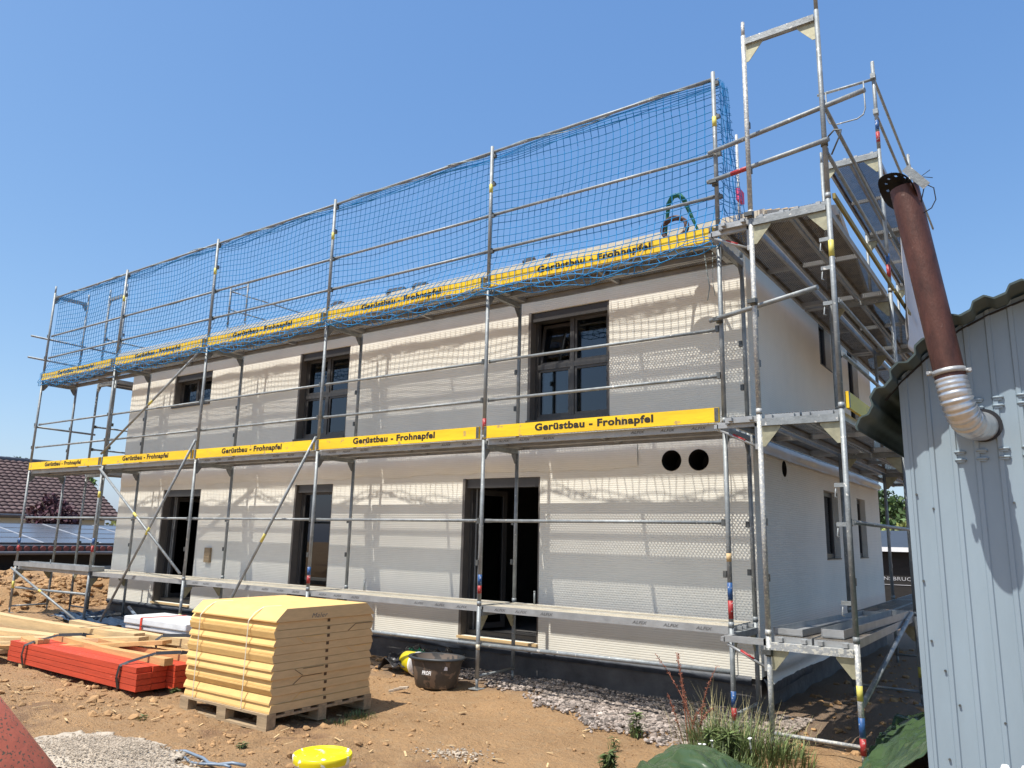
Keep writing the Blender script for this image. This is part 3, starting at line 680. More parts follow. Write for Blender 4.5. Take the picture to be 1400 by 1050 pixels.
# bracket consoles at the right end
for z in (0, 2, 4):
    mb = MB(); mb.box(.03, -.30, z - .10, .44, -.26, z - .045); mb.box(.40, -.30, z - .32, .44, -.26, z - .045); mb.tube([(.42, -.28, z - .30), (.06, -.28, z - .12)], .013, 8)
    mb.box(.0, -.30, z - .10, .04, 0.02, z - .06)
    br = mb.build('bracket', ALU, fs)
    m_ = MB(); m_.tube([(.30, -.28, z - .232), (.18, -.28, z - .168)], .0138, 8); m_.build('colour_band', BANDR, br)

# ---- right gable scaffold
rs_ = thing('scaffold', 'tall gable end scaffold between the house and the metal shed', 'scaffold', (.475, -.39, 0))
BX, BY = .475, -.39
SY = [-.39, 2.90, 5.97, 9.04]
def toe_shaded(L_):
    mb = MB(); mb.box(-L_ / 2 + .035, -.014, 0.004, L_ / 2 - .035, .014, .154); return mesh_of(mb, 'toe_board', YELLOW_SHADE)
TBO = {0: toe_shaded(3.29), 1: toe_shaded(BL), 2: toe_shaded(BL)}
DKL = {0: deck_mesh(3.29, 1), 1: DK3, 2: DK3}; TBL = {0: toe_mesh(3.29), 1: TB3, 2: TB3}
rl = lambda p: tuple(Vector(p) - Vector((BX, BY, 0)))
for i, y in enumerate(SY):
    g0 = gh(BX + .3, y) - .01
    b = put('frame', base_mesh(-g0, FW, SPLASH if i == 0 else STEEL), rs_, rl((BX, y, g0)))
    if i == 0: kit_sub(b, .22, .37, BANDB, x=FW); kit_sub(b, .08, .21, BANDR, x=FW); kit_sub(b, .50, .62, TAPEY, x=FW)
    if i == 1: kit_sub(b, .3, .42, TAPEY, x=FW)
    for lv in (0, 2, 4):
        b = put('frame', FR2S if (i == 0) else FR2G, rs_, rl((BX, y, lv)))
        if i == 0 and lv == 2: kit_sub(b, 1.42, 1.58, TAPEY, x=FW)
        if i == 1 and lv == 4: kit_sub(b, .38, .52, BANDB, x=FW); kit_sub(b, .20, .37, BANDR, x=FW)
    if i in (1, 2):
        b = put('frame', FR2G, rs_, rl((BX, y, 6))) if i == 2 and False else None
        mb = MB(); mb.tube([(BX + FW, y, 6), (BX + FW, y, 7.3)], .0242, 12)
        mb.box(BX + FW - .03, y - .06, 7.03, BX + FW + .03, y + .03, 7.1); mb.box(BX + FW - .03, y - .06, 6.5, BX + FW + .03, y + .03, 6.57)
        q = mb.build('guard_post', STEEL, rs_, tuple(-Vector((BX, BY, 0))))
        if i == 1:
            mb = MB(); mb.tube([(BX + FW, y, 6.28), (BX + FW, y, 6.42)], .0252, 12); mb.build('colour_band', BANDB, q)
            mb = MB(); mb.tube([(BX + FW, y, 6.10), (BX + FW, y, 6.25)], .0252, 12); mb.build('colour_band', BANDR, q)
mb = MB(); mb.tube([(BX + FW, -.39, 6), (BX + FW, -.39, 7.2)], .020, 12); mb.build('guard_post', STEEL, rs_, tuple(-Vector((BX, BY, 0))))
R0 = tuple(-Vector((BX, BY, 0)))
def rr(a, b, **k):
    o = rail(rs_, a, b, **k); o.location = R0; return o
for i in range(3):
    ya, yb = SY[i], SY[i + 1]; ym = (ya + yb) / 2
    for lv in (0, 2, 4, 6):
        if lv == 6 and i == 0: continue
        for x in ((BX + .20, BX + .54) if lv in (0, 2, 4, 6) else ()):
            if lv == 0 and i == 0 and x > BX + .4: dz = 0
            put('deck', DKL[i], rs_, rl((x, ym, lv - .001)), rad(90))
        if lv in (2, 4): put('deck', DKL[i], rs_, rl((.29, ym, lv - .003)), rad(90))
        if lv in (2, 4):
            t_ = put('toe_board', TBL[i], rs_, rl((BX + FW + .045, ym, lv)), rad(90))
            if lv == 4: t_.scale = (1, 1, .36); t_.data = TBO[i]
    for z in ((1.0, 2.5, 3.0, 4.5, 5.0) if i == 0 else (1.0, 2.5, 3.0, 4.5, 5.0, 6.5, 7.05)):
        rr((BX + FW + (.03 if z < 4 else .0), ya + .03, z), (BX + FW + (.03 if z < 4 else 0), yb - .03, z), r=.0191 if z < 5 else .0191)
rr((-.06, -.045, 4.98), (1.60, -.45, 4.96), r=.0242, ends=False, name='end_tube')
t = rr((-.08, -.05, 4.64), (1.26, -.46, 4.56), r=.0242, ends=False, name='end_tube')
mb = MB(); A_, B_ = Vector((-.08, -.05, 4.64)), Vector((1.26, -.46, 4.56)); mb.tube([A_.lerp(B_, .22), A_.lerp(B_, .40)], .0250, 10); mb.build('colour_band', BANDR, t)
rr((-.10, -.05, 3.08), (1.08, -.45, 3.13), r=.0242, ends=False, name='end_tube')
rr((BX, 2.90, 7.04), (BX + FW, 2.90, 7.04), r=.0191, ends=False, name='end_tube')
mb = MB(); pts = [(BX + .12, 2.86, 7.02), (BX + .12, 2.86, 6.62), (BX + .15, 2.86, 6.54), (BX + .22, 2.86, 6.50), (BX + .50, 2.86, 6.50), (BX + .58, 2.86, 6.54), (BX + .61, 2.86, 6.62), (BX + .61, 2.86, 7.02)]
mb.tube(pts, .010, 8); mb.build('hooked_bar', STEEL, rs_, R0)
mb = MB(); mb.tube([(BX + FW + .02, -.40, 4.60), (BX + FW + .10, -.42, 4.66), (BX + FW + .16, -.42, 4.64), (BX + FW + .15, -.42, 4.60), (BX + FW + .06, -.41, 4.42)], .008, 8); mb.tube([(BX + FW, -.40, 4.53), (BX + FW, -.40, 4.60)], .034, 12); mb.build('clamp', COUP, rs_, R0)
for (x, y, z) in ((-.0, -.045, 4.62), (-.0, -.045, 3.08), (BX, -.40, 3.10), (BX, -.39, 4.0), (BX, -.39, -.14)):
    mb = MB(); mb.tube([(x, y, z - .035), (x, y, z + .035)], .036, 10); mb.box(x - .05, y - .06, z - .02, x + .03, y - .02, z + .02); mb.build('clamp', COUP, rs_, R0)
for z in (.98, 2.98, 3.6, 1.32, 3.32, .32):
    mb = MB(); mb.box(BX + FW - .10, -.40, z - .018, BX + FW - .02, -.375, z + .018); mb.tube([(BX + FW - .09, -.39, z - .03), (BX + FW - .10, -.39, z - .10), (BX + FW - .08, -.39, z - .11)], .006, 6); mb.build('wedge_coupler', STEEL, rs_, R0)
# ground diagonal tube and lift-off planks lying on the low deck
rr((BX + FW, -.3, -.50), (BX + FW, 2.6, .05), r=.0242, ends=False, name='diagonal_brace')
def channel(name, a, b, wd, ht, m, label, cat, group=None):
    a = Vector(a); b = Vector(b); d = (b - a).normalized(); sd = d.cross(Vector((0, 0, 1))).normalized(); mb = MB()
    mb.beam(a, b, wd, .004)
    for s_ in (-1, 1): mb.beam(a + sd * s_ * (wd / 2 - .002) + Vector((0, 0, ht / 2 + .002)), b + sd * s_ * (wd / 2 - .002) + Vector((0, 0, ht / 2 + .002)), .004, ht)
    for q in (a + d * .03, b - d * .03): mb.beam(q - sd * (wd / 2 - .005) + Vector((0, 0, ht / 2)), q + sd * (wd / 2 - .005) + Vector((0, 0, ht / 2)), .05, ht - .01)
    return tag(mb.build(name, m), label, cat, group)
channel('loose_plank', (.62, -.30, .008), (.86, 2.4, .008), .26, .055, ALU, 'upturned steel channel plank lying skewed on the low gable deck, nearer the wall', 'plank', 'loose planks on the low gable deck')
channel('loose_plank', (.98, -.22, .008), (1.10, 2.6, .008), .19, .07, ALU, 'narrow upturned steel channel on the low gable deck beside the outer post', 'plank', 'loose planks on the low gable deck')
channel('loose_plank', (-15.28, .06, .008), (-12.25, .10, .008), .30, .085, ALU, 'extra silver plank lying on the lowest deck at the far left end', 'plank')
# toggle pins sticking up through the low decks
def pin(x, y, z, h=.13): 
    mb = MB(); mb.tube([(0, 0, 0), (0, 0, h)], .011, 8); mb.tube([(0, 0, h - .015), (0, 0, h)], .014, 8); return mb.build('locking_pin', STEEL, fs, (x, y, z))
for x, y in ((-2.72, .66), (-5.7, .66), (-8.5, .66), (-10.3, .66), (-12.1, .66), (-14.1, .1)): pin(x, y, 0, .16)

# ---- left end scaffold
ls = thing('scaffold', 'scaffold round the far left end of the house, seen behind the front one', 'scaffold', (-14.53, .8, 0))
LX = -14.53; LYs = [.80, 3.87, 6.94]
for i, y in enumerate(LYs):
    put('frame', base_mesh(-gh(LX, y) + .0, FW, STEELD), ls, (0, y - .8, gh(LX, y)))
    for lv in (0, 2, 4): put('frame', FR2, ls, (0, y - .8, lv))
    if i: 
        mb = MB(); mb.tube([(0, y - .8, 6), (0, y - .8, 7.1)], .0242, 12); mb.tube([(FW, y - .8, 6), (FW, y - .8, 7.1)], .0242, 12); mb.tube([(0, y - .8, 7.0), (FW, y - .8, 7.0)], .019, 8); mb.build('guard_post', STEELD, ls)
for i in range(2):
    ya, yb = LYs[i] - .8, LYs[i + 1] - .8; ym = (ya + yb) / 2
    for lv in (0, 2, 4) + ((6,) if i else ()):
        for x in (.20, .54): put('deck', DK3, ls, (x, ym, lv - .001), rad(90))
    for z in (1, 2.5, 3.0, 4.5, 5.0) + ((6.5, 7.0) if i else ()): rail(ls, (-.03, ya + .03, z), (-.03, yb - .03, z))

# ---- blue safety net
net = MB()
XN0, XN1 = -15.33, .05; NC = 156; 
prof = []     # (y, z) going down from the top rail, ends bunched under the board
def netpt(u, v):
    """u along 0..1, v down 0..1"""
    x = XN0 + (XN1 - XN0) * u; bay = ((-x) % BL) / BL; sag = math.sin(math.pi * bay)
    t = v
    z = 5.91 - t * 1.90 - .05 * sag * (1 - t) * 0 ; 
    y = .085 + .05 * math.sin(x * 2.1 + t * 3) * sag * (1 - t) * t * 4 * .5
    if t > .78: y = .085 - .17 * (t - .78) / .22 * 1.0
    if t > .90: y = -.085
    x += .035 * math.sin(t * 7 + math.floor(-x / BL) * 1.7) * sag + .02 * noise.noise((x * 2, t * 5, 1)); z += .04 * noise.noise((x * 1.1, t * 3, 5)) * sag - .06 * sag * math.sin(math.pi * t) + .035 * (1 - sag) * math.sin(math.pi * t)
    return Vector((x, y, z))
NR = 20
G_ = [[netpt(i / NC, j / NR) for j in range(NR + 1)] for i in range(NC + 1)]
# bunched tail below the toe board
for i in range(NC + 1):
    x = XN0 + (XN1 - XN0) * i / NC; bay = ((-x) % BL) / BL; sag = math.sin(math.pi * bay); base = G_[i][-1]
    for j in range(1, 6):
        t = j / 5; base_z = 3.99 - .13 * sag * (0.5 + .5 * t) - .07 * t
        G_[i].append(Vector((base.x + .03 * math.sin(i * 1.3 + j * 2), -.09 - .05 * sag * math.sin(t * 3) - .012 * j % .03, base_z + .025 * math.sin(i * .9 + j * 2.2) - .05 * t)))
for i in range(NC + 1): net.tube(G_[i], .0050, 4, caps=False, smooth=False)
for j in range(1, NR + 6): net.tube([G_[i][j] for i in range(NC + 1)], .0050, 4, caps=False, smooth=False)
# tail folds past the right-hand post
for q in range(9):
    y0 = .08 + q * .022; pts = [Vector((.06 + .05 * math.sin(q * 2 + t * 6) * (t + .2) + .05 * t, y0 + .3 * t * (q / 9) + .02 * math.sin(t * 14 + q), 5.9 - t * 1.9)) for t in [k / 24 for k in range(25)]]
    net.tube(pts, .0035, 4, caps=False, smooth=False)
for q in range(40):
    z = 5.86 - q * .046; t = (5.9 - z) / 1.9; net.tube([(.02 + .03 * math.sin(q), .07, z), (.07 + .04 * math.sin(q * 1.7), .12 + .1 * t, z - .04), (.08 + .08 * t, .24 + .25 * t, z + .02 * math.sin(q * 3))], .0035, 4, caps=False, smooth=False)
for q in range(7):
    net.tube([(XN0 + (XN1 - XN0) * i / 300, .045 + .02 * math.sin(i * .21 + q), 5.885 - .010 * q * (1 + .5 * math.sin(i * .11)) - .045 * (1 + noise.noise((i * .06, q * .3, 0)) * 1.6) * (q / 6)) for i in range(301)], .0050, 4, caps=False, smooth=False)
tag(net.build('safety_net', NETBLUE), 'blue mesh safety net stretched along the top of the front scaffold', 'net')
# edge rope wound round the top rail
mb = MB(); pts = []
for i in range(1200):
    x = XN0 + (XN1 - XN0) * i / 1199; a = x * 4.2 + 2 * noise.noise((x * .6, 0, 0)); rr_ = .026 + .006 * math.sin(x * 3); dip = .02 * max(0, math.sin(x * 2.6)) 
    pts.append((x, 0.02 + rr_ * math.cos(a), 5.90 + rr_ * math.sin(a) - dip))
mb.tube(pts, .0062, 5, caps=False)
tag(mb.build('edge_rope', ROPE), 'greyish edge rope of the net wound round the top rail', 'rope')

# ---------------------------------------------------------------- metal shed with flue
shed = thing('metal_shed', 'blue grey ribbed metal shed with barrel roof and rusty flue pipe', 'shed', (3.0, -1.0, -.9))
S0 = tuple(-Vector(shed.location))
def sb(mb, name, m, parent=shed):
    o = mb.build(name, m, parent)
    if parent is shed: o.location = S0
    return o
ARC = [(1.78, 1.46), (1.84, 1.585), (1.91, 1.70), (2.0, 1.80), (2.11, 1.90), (2.23, 2.005), (2.32, 2.075), (2.47, 2.145), (2.66, 2.21), (2.88, 2.25), (3.1, 2.26), (3.35, 2.24), (3.6, 2.15), (3.85, 1.98), (4.05, 1.76), (4.2, 1.5)]
ax_, az_ = np.array([a for a, b in ARC]), np.array([b for a, b in ARC])
YS, YE = -2.6, 1.0
def arcz(x): return float(np.interp(x, ax_, az_))
mb = MB(); x = 2.0; cols = []
pitch = .111
while x < 3.98:
    cols += [(x, 0), (x + .004, .0), (x + .010, .009), (x + .030, .009), (x + .036, 0)]; x += pitch
for (xa, da), (xb, db) in zip(cols, cols[1:]):
    zt = lambda q: arcz(q) - .012
    n_ = 1; mb.add([(xa, YS - da, -1.1), (xb, YS - db, -1.1), (xb, YS - db, zt(xb)), (xa, YS - da, zt(xa))], [(0, 1, 2, 3)])
sb(mb, 'gable_wall', SHEDW)
mb = MB(); mb.box(1.998, YS + .003, -1.1, 2.02, YE, arcz(2.0) - .03); mb.box(2.03, YS + .03, -1.1, 3.97, YS + .05, 1.3); mb.box(3.95, YS, -1.1, 3.97, YE, 1.6); mb.box(2.0, YE, -1.1, 3.97, YE + .02, 1.7); sb(mb, 'side_wall', SHEDW)
mb = MB(); mb.box(1.988, YS - .012, -1.1, 2.014, YS + .002, arcz(2.0) - .03); sb(mb, 'corner_trim', SHEDW)
# corrugated barrel roof
L_ = [0]
for (a, b), (c_, d_) in zip(ARC, ARC[1:]): L_.append(L_[-1] + math.hypot(c_ - a, d_ - b))
NS = 260; rv = []
for i in range(NS + 1):
    s_ = L_[-1] * i / NS; x = np.interp(s_, L_, ax_); z = np.interp(s_, L_, az_); x2 = np.interp(min(s_ + .02, L_[-1]), L_, ax_); z2 = np.interp(min(s_ + .02, L_[-1]), L_, az_)
    x1 = np.interp(max(s_ - .02, 0), L_, ax_); z1 = np.interp(max(s_ - .02, 0), L_, az_); t = Vector((x2 - x1, z2 - z1)).normalized(); nn = Vector((-t.y, t.x))
    ph = (s_ / .185) % 1; wv = .017 * min(1, max(-1, 1.9 * math.sin(2 * math.pi * ph)))
    rv.append((x + nn.x * wv, z + nn.y * wv, nn))
mb = MB(); k = 4
for (x, z, nn) in rv:
    mb.v += [(x, YS - .22, z), (x, YE + .15, z), (x - nn.x * .012, YE + .15, z - nn.y * .012), (x - nn.x * .012, YS - .22, z - nn.y * .012)]
for i in range(NS):
    for j in range(4): mb.face((i * 4 + j, (i + 1) * 4 + j, (i + 1) * 4 + (j + 1) % 4, i * 4 + (j + 1) % 4), j in (0, 2))
mb.face((0, 1, 2, 3)); mb.face((NS * 4, NS * 4 + 1, NS * 4 + 2, NS * 4 + 3))
sb(mb, 'roof', SHEDR)
mb = MB()
for (p, q) in zip(ARC[2:-2], ARC[3:-2]):
    mb.beam((p[0], YS - .008, p[1] - .045), (q[0], YS - .008, q[1] - .045), .008, .018, up=(0, 1, 0.0001))
sb(mb, 'verge_seal', BLACKINK)
for (x, z) in ((2.27, 1.33), (2.375, 1.335), (2.48, 1.34), (2.38, 1.62), (2.475, 1.625), (2.59, 1.63), (2.59, 1.345)):
    mb = MB()
    for dz in (0, -.045):
        mb.tube([(x - .024, YS - .004, z + dz), (x - .020, YS - .012, z + dz + .003), (x + .020, YS - .012, z + dz + .003), (x + .024, YS - .004, z + dz)], .0075, 6)
        mb.box(x - .020, YS - .0135, z + dz - .012, x + .020, YS - .006, z + dz - .005)
    mb.cur = 0; sb(mb, 'vent_louvre', SHEDW)
for (x, z) in ((2.035, 1.10), (2.035, .62), (2.05, .30), (2.115, 1.02), (2.105, .15), (2.16, -.02), (2.36, -.08), (2.09, -.30), (2.5, 1.05)):
    mb = MB(); mb.tube([(x, YS - .002, z), (x, YS - .012, z)], .006, 8); sb(mb, 'screw', COUP)
# flue
FL0, FL1 = Vector((2.292, -2.97, 1.665)), Vector((2.148, -2.975, 2.80))
mb = MB(); mb.tube([FL0, FL1], .075, 32, caps=False); mb.tube([FL0 + Vector((0, 0, .01)), FL1], .072, 32, caps=False); flue = sb(mb, 'flue_pipe', RUSTP)
d = (FL1 - FL0).normalized()
# bent foil elbow
mb = MB(); pts = []; rs2 = []
P0, P3 = FL0 + d * .02, Vector((2.395, -2.58, 1.475))
c1 = FL0 - d * .20; c2 = Vector((2.345, -2.93, 1.425))
NB = 90
for i in range(NB + 1):
    t = i / NB; q = P0 * (1 - t) ** 3 + c1 * 3 * t * (1 - t) ** 2 + c2 * 3 * t * t * (1 - t) + P3 * t ** 3
    pts.append(q); rs2.append(.078 + (.0030 * math.sin(i * 2 * math.pi / 6) if 8 < i < 66 else 0) + .002 * math.sin(i * 1.7))
mb.tube(pts, rs2, 28, caps=False)
mb.build('elbow', ALUFLEX, flue)
mb = MB(); e1 = Vector((2.395, -2.615, 1.475)); mb.tube([e1, e1 + Vector((0, .02, 0))], .092, 28); mb.build('wall_ring', CABLE, flue)
mb = MB(); cc = FL0 + d * .055; mb.tube([cc - d * .014, cc + d * .014], .0805, 28)
for s_ in (-1, 1): mb.tube([cc + Vector((s_ * .078, -.01, 0)), cc + Vector((s_ * .105, -.015, 0))], .013, 8); mb.tube([cc + Vector((s_ * .097, -.03, 0)), cc + Vector((s_ * .097, .01, 0))], .009, 8)
mb.build('pipe_clamp', ALU, flue)
# perforated, bent black cowl at the top
COWLP = mat('black_cowl', (0.006, 0.006, 0.007), 0.6, spec=.25)
nrm_ = Vector((-.50, -.52, -.69)).normalized(); e1_ = nrm_.cross(Vector((0, 0, 1))).normalized(); e2_ = nrm_.cross(e1_)
mb = MB(); rr2 = [.0, .03, .06, .078, .090, .106, .120]; NA = 44
for r in rr2:
    for k in range(NA): t = 2 * math.pi * k / NA; q = FL1 + e1_ * r * math.cos(t) + e2_ * r * math.sin(t) * 1.05 + Vector((-.012, 0, .012)) + nrm_ * (1.1 * max(0, r - .05) ** 1.25 + .008 * math.sin(3 * t) * (r / .1)); mb.v.append(tuple(q))
for i in range(len(rr2) - 1):
    for k in range(NA):
        if i == 3 and k % 4 == 1: continue
        mb.face((i * NA + k, i * NA + (k + 1) % NA, (i + 1) * NA + (k + 1) % NA, (i + 1) * NA + k), True)
mb.build('cowl', COWLP, flue)
mb = MB(); mb.beam(FL1 + Vector((.02, -.06, .10)), FL1 + Vector((.118, -.06, -.035)), .045, .004, up=(0.2, 1, 0)); mb.build('bracket', STEEL, flue)
mb = MB(); mb.tube([FL1 + Vector((.110, -.06, -.02)), FL1 + Vector((.15, -.05, -.05)), FL1 + Vector((.155, -.05, -.12)), FL1 + Vector((.13, -.04, -.16)), FL1 + Vector((.08, -.03, -.18))], .003, 6); mb.tube([FL1 + Vector((.110, -.06, -.02)), FL1 + Vector((.078, -.03, -.12))], .003, 6)
mb.tube([FL1 + Vector((.06, -.06, .04)), FL1 + Vector((.15, -.05, .01))], .002, 5); mb.tube([FL1 + Vector((.08, -.06, .02)), FL1 + Vector((.14, -.05, .06))], .002, 5)
mb.build('wire', CABLE, flue)

# ---------------------------------------------------------------- insulation board stack on its pallet
PX0, PX1, PY0, PY1 = -4.66, -3.30, -2.80, -1.50; PZ = gh(-3.9, -2.2) + .012
pal = thing('pallet', 'weathered wooden pallet under the stack of yellow boards', 'pallet', (-3.98, -2.15, PZ))
def pb(mb, name): return mb.build(name, WOODG, pal, tuple(-Vector(pal.location)))
for y in (PY0 + .05, (PY0 + PY1) / 2, PY1 - .05):
    mb = MB(); mb.box(PX0, y - .05, PZ, PX1, y + .05, PZ + .022); pb(mb, 'runner')
    for x in (PX0 + .07, (PX0 + PX1) / 2, PX1 - .07):
        mb = MB(); mb.box(x - .07, y - .049, PZ + .023, x + .07, y + .049, PZ + .10); pb(mb, 'block')
for x in (PX0 + .07, (PX0 + PX1) / 2, PX1 - .07): mb = MB(); mb.box(x - .07, PY0, PZ + .101, x + .07, PY1, PZ + .122); pb(mb, 'stringer')
for k in range(7): y = PY0 + .05 + k * (PY1 - PY0 - .1) / 6; mb = MB(); mb.box(PX0, y - .05, PZ + .123, PX1, y + .05, PZ + .144); pb(mb, 'deck_board')
ords = ['topmost bevelled', 'second', 'third', 'fourth', 'fifth', 'sixth', 'seventh', 'eighth', 'ninth', 'tenth', 'eleventh']
NBD = 12; zb = PZ + .146; ztop = .10; ht = (ztop - zb) / NBD
pat = [0, 0, 1, 0, 0, 0, 1, 0, 0, 1, 0, 2]
for k in range(NBD):
    z0 = zb + k * ht * .955; z1 = (z0 + ht * .955 - .003) if k < NBD - 1 else ztop + .005; up = pat[k]; jx = RS.uniform(-.014, .014); jy = RS.uniform(-.012, .012)
    a0, a1 = PY0 + .02 + jy, PY1 - .02 + jy; bv = .016 + .007 * (k % 3)
    if up == 2: bv = .115
    if k == NBD - 2: bv = .04
    e_ = .016 if up != 2 else .012
    poly = [(a0, z0), (a1, z0), (a1, z0 + e_), (a1 - bv, z1), (a0 + bv, z1), (a0, z0 + e_)] if up != 1 else [(a0 + bv, z0), (a1 - bv, z0), (a1, z1 - e_), (a1, z1), (a0, z1), (a0, z1 - e_)]
    mb = MB(); mb.prism(poly, 'x', PX0 + .01 + jx, PX1 - .01 + jx * .6); r_ = NBD - 1 - k
    lab = ('topmost yellow board of the pallet stack, with slanted edges and handwriting' if r_ == 0 else 'lowest yellow board of the stack, lying directly on the pallet' if k == 0 else ords[r_] + ' yellow board from the top of the pallet stack')
    k0 = len(mb.f) - len(poly) - 2; mb.mi = [1 if i < k0 + 2 else 0 for i in range(len(mb.f))]
    bd = tag(mb.build('insulation_board', [FIBRE, FIBREE]), lab, 'board', 'yellow boards stacked on the pallet')
    xe = PX1 - .01 + jx * .6
    if k < NBD - 1:
        mb = MB(); yc = (PY0 + PY1) / 2 + .02; mb.box(xe - .004, yc - .017, z1 - .032, xe + .0025, yc + .017, z1 - .003); mb.build('core_hole', HOLEB, bd)
    if k in (1, 3, 4, 6, 8, 9):
        mb = MB(); s_ = 1 if k % 2 else -1; yc = PY0 + (.33 if k not in (6, 9) else .98)
        mb.beam((xe + .001, yc - s_ * .05, z0 + .004), (xe + .001, yc + s_ * .05, z1 - .004), .004, .007, up=(1, 0, 0)); mb.beam((xe + .001, yc + .05, z1 - .006), (xe + .001, yc + .30, z1 - .006), .004, .006, up=(1, 0, 0)); mb.build('joint_line', HOLEB if k in (3, 4, 9) else FIBRE, bd)
    if k == NBD - 1:
        link('lettering', text_mesh('Maler', .20, .042, WEARINK, .0, .3), bd, (xe + .002, -2.26, z0 + .038), (0, 0, rad(90)))
for x, nm in ((-4.45, 'white packing strap round the left part of the board stack'), (-3.68, 'white packing strap round the stack nearer its front corner')):
    mb = MB(); yy = PY0 - .004; pts = [(x, PY0 + .10, PZ + .12), (x, yy, zb), (x + .01, yy - .004, -.02), (x + .02, PY0 + .05, .052), (x + .04, PY0 + .14, .104), (x + .09, PY0 + .30, .105)]
    for a, b in zip(pts, pts[1:]): mb.beam(a, b, .012, .0025, up=(1, 0, 0) if False else (0, -1, .3))
    tag(mb.build('packing_strap', STRAPW), nm, 'strap', 'straps on the board stack')

# ---------------------------------------------------------------- red and natural timber
layer = ['bottom', 'second', 'third', 'top']; colnm = ['front', 'second', 'third', 'rear']
for c_ in range(4):
    for l_ in range(4):
        y = -2.70 + c_ * .175; z = -.895 + l_ * .062; xo = .0 if c_ < 2 else .16
        mb = MB(); mb.beam((-8.62 + xo + RS.uniform(-.02, .02), y + .02, z + .033), (-5.52 + xo + RS.uniform(-.015, .015), y, z + .030), .168, .057)
        tag(mb.build('red_beam', WOODR), f'red painted beam, {layer[l_]} layer, {colnm[c_]} column of the strapped bundle', 'beam', 'red beams in the strapped bundle')
def plank(a, b, wd, ht, m, label, cat='plank', group='loose pale planks behind the red beams'):
    mb = MB(); a, b = Vector(a), Vector(b); N = 8; sd = (b - a).cross(Vector((0, 0, 1))).normalized()
    for i in range(N + 1):
        t = i / N; q = a.lerp(b, t) + Vector((0, 0, -.03 * math.sin(math.pi * t) * RS.uniform(.5, 1))) + sd * .01 * math.sin(t * 5)
        mb.v += [tuple(q + sd * s_ * wd / 2 + Vector((0, 0, h_ * ht / 2))) for s_, h_ in ((-1, -1), (1, -1), (1, 1), (-1, 1))]
    for i in range(N):
        for j in range(4): mb.face((i * 4 + j, i * 4 + (j + 1) % 4, (i + 1) * 4 + (j + 1) % 4, (i + 1) * 4 + j))
    mb.face((0, 3, 2, 1)); mb.face((N * 4, N * 4 + 1, N * 4 + 2, N * 4 + 3))
    return tag(mb.build('timber_plank', m), label, cat, group)
plank((-8.3, -2.33, -.61), (-5.42, -2.50, -.61), .10, .075, WOODO, 'natural beam lying along the top of the red bundle, ending in a square face', 'beam', 'natural beams on the red bundle')
plank((-7.9, -2.10, -.61), (-5.30, -2.18, -.61), .12, .075, WOODO, 'second natural beam on the red bundle, nearer the house', 'beam', 'natural beams on the red bundle')
plank((-8.5, -2.62, -.62), (-8.0, -2.64, -.62), .14, .05, WOODO, 'short orange offcut on the left end of the red bundle', 'offcut', 'natural beams on the red bundle')
plank((-11.2, -1.95, -.60), (-7.3, -1.78, -.60), .15, .14, WOODP, 'thick pale beam at the back left of the timber pile')
plank((-12.0, -2.35, -.70), (-7.9, -2.05, -.66), .22, .06, WOODP, 'wide pale board under the thick beam at the left')
plank((-10.5, -2.80, -.76), (-6.9, -1.95, -.55), .16, .05, WOODP, 'pale board running from the left edge up over the pile')
plank((-9.9, -2.9, -.84), (-6.1, -2.12, -.50), .14, .045, WOODO, 'long board rising across the red bundle towards the pallet')
plank((-9.6, -1.5, -.60), (-5.9, -1.55, -.58), .14, .09, WOODP, 'long beam behind the red bundle, reaching behind the board stack')
plank((-8.6, -1.85, -.68), (-5.2, -1.70, -.64), .12, .06, WOODO, 'orange board sticking out towards the board stack')
plank((-8.1, -1.30, -.66), (-5.0, -1.75, -.58), .15, .05, WOODP, 'rearmost pale board pointing at the board stack')
plank((-8.9, -1.62, -.74), (-5.6, -1.92, -.70), .18, .08, WOODP, 'low pale beam half hidden behind the red bundle')
plank((-10.4, -3.1, -.86), (-8.0, -2.62, -.60), .06, .03, WOODP, 'thin pale batten slanting up beside the left end of the red bundle')
plank((-11.4, -2.75, -.86), (-8.75, -2.75, -.80), .20, .05, WOODP, 'pale board on the soil left of the red bundle')
plank((-11.0, -2.45, -.84), (-7.7, -2.38, -.72), .30, .05, WOODP, 'broad pale board low in the middle of the pile')
for (x, nm) in ((-8.12, 'left'), (-5.85, 'right')):
    mb = MB(); pts = [(x, -2.79, -.90), (x - .02, -2.81, -.78), (x, -2.80, -.66), (x + .03, -2.72, -.625), (x + .10, -2.45, -.555), (x + .2, -2.2, -.56), (x + .28, -2.05, -.60)]
    for a, b in zip(pts, pts[1:]): mb.beam(a, b, .045, .003, up=(0, -1, .4))
    tag(mb.build('lashing_strap', STRAPB), f'black strap lying round the {nm} end of the red bundle', 'strap', 'black straps on the timber')
mb = MB(); pts = [(-8.4, -2.0, -.53), (-8.15, -1.8, -.50), (-7.9, -1.55, -.49), (-7.7, -1.4, -.52)]
for a, b in zip(pts, pts[1:]): mb.beam(a, b, .04, .003)
tag(mb.build('lashing_strap', STRAPB), 'loose black strap across the pale planks behind the red bundle', 'strap', 'black straps on the timber')
mb = MB(); pts = [(-6.75, -1.85, -.66), (-6.75, -1.87, -.56), (-6.72, -1.80, -.505), (-6.55, -1.5, -.515)]
for a, b in zip(pts, pts[1:]): mb.beam(a, b, .045, .003, up=(0, -1, .4))
tag(mb.build('lashing_strap', STRAPB), 'short black strap hooked over the planks left of the board stack', 'strap', 'black straps on the timber')
mb = MB(); mb.box(-8.3, -2.76, -.965, -8.2, -2.0, -.90); tag(mb.build('bearer', WOODP), 'square bearer under the left end of the red bundle', 'bearer')

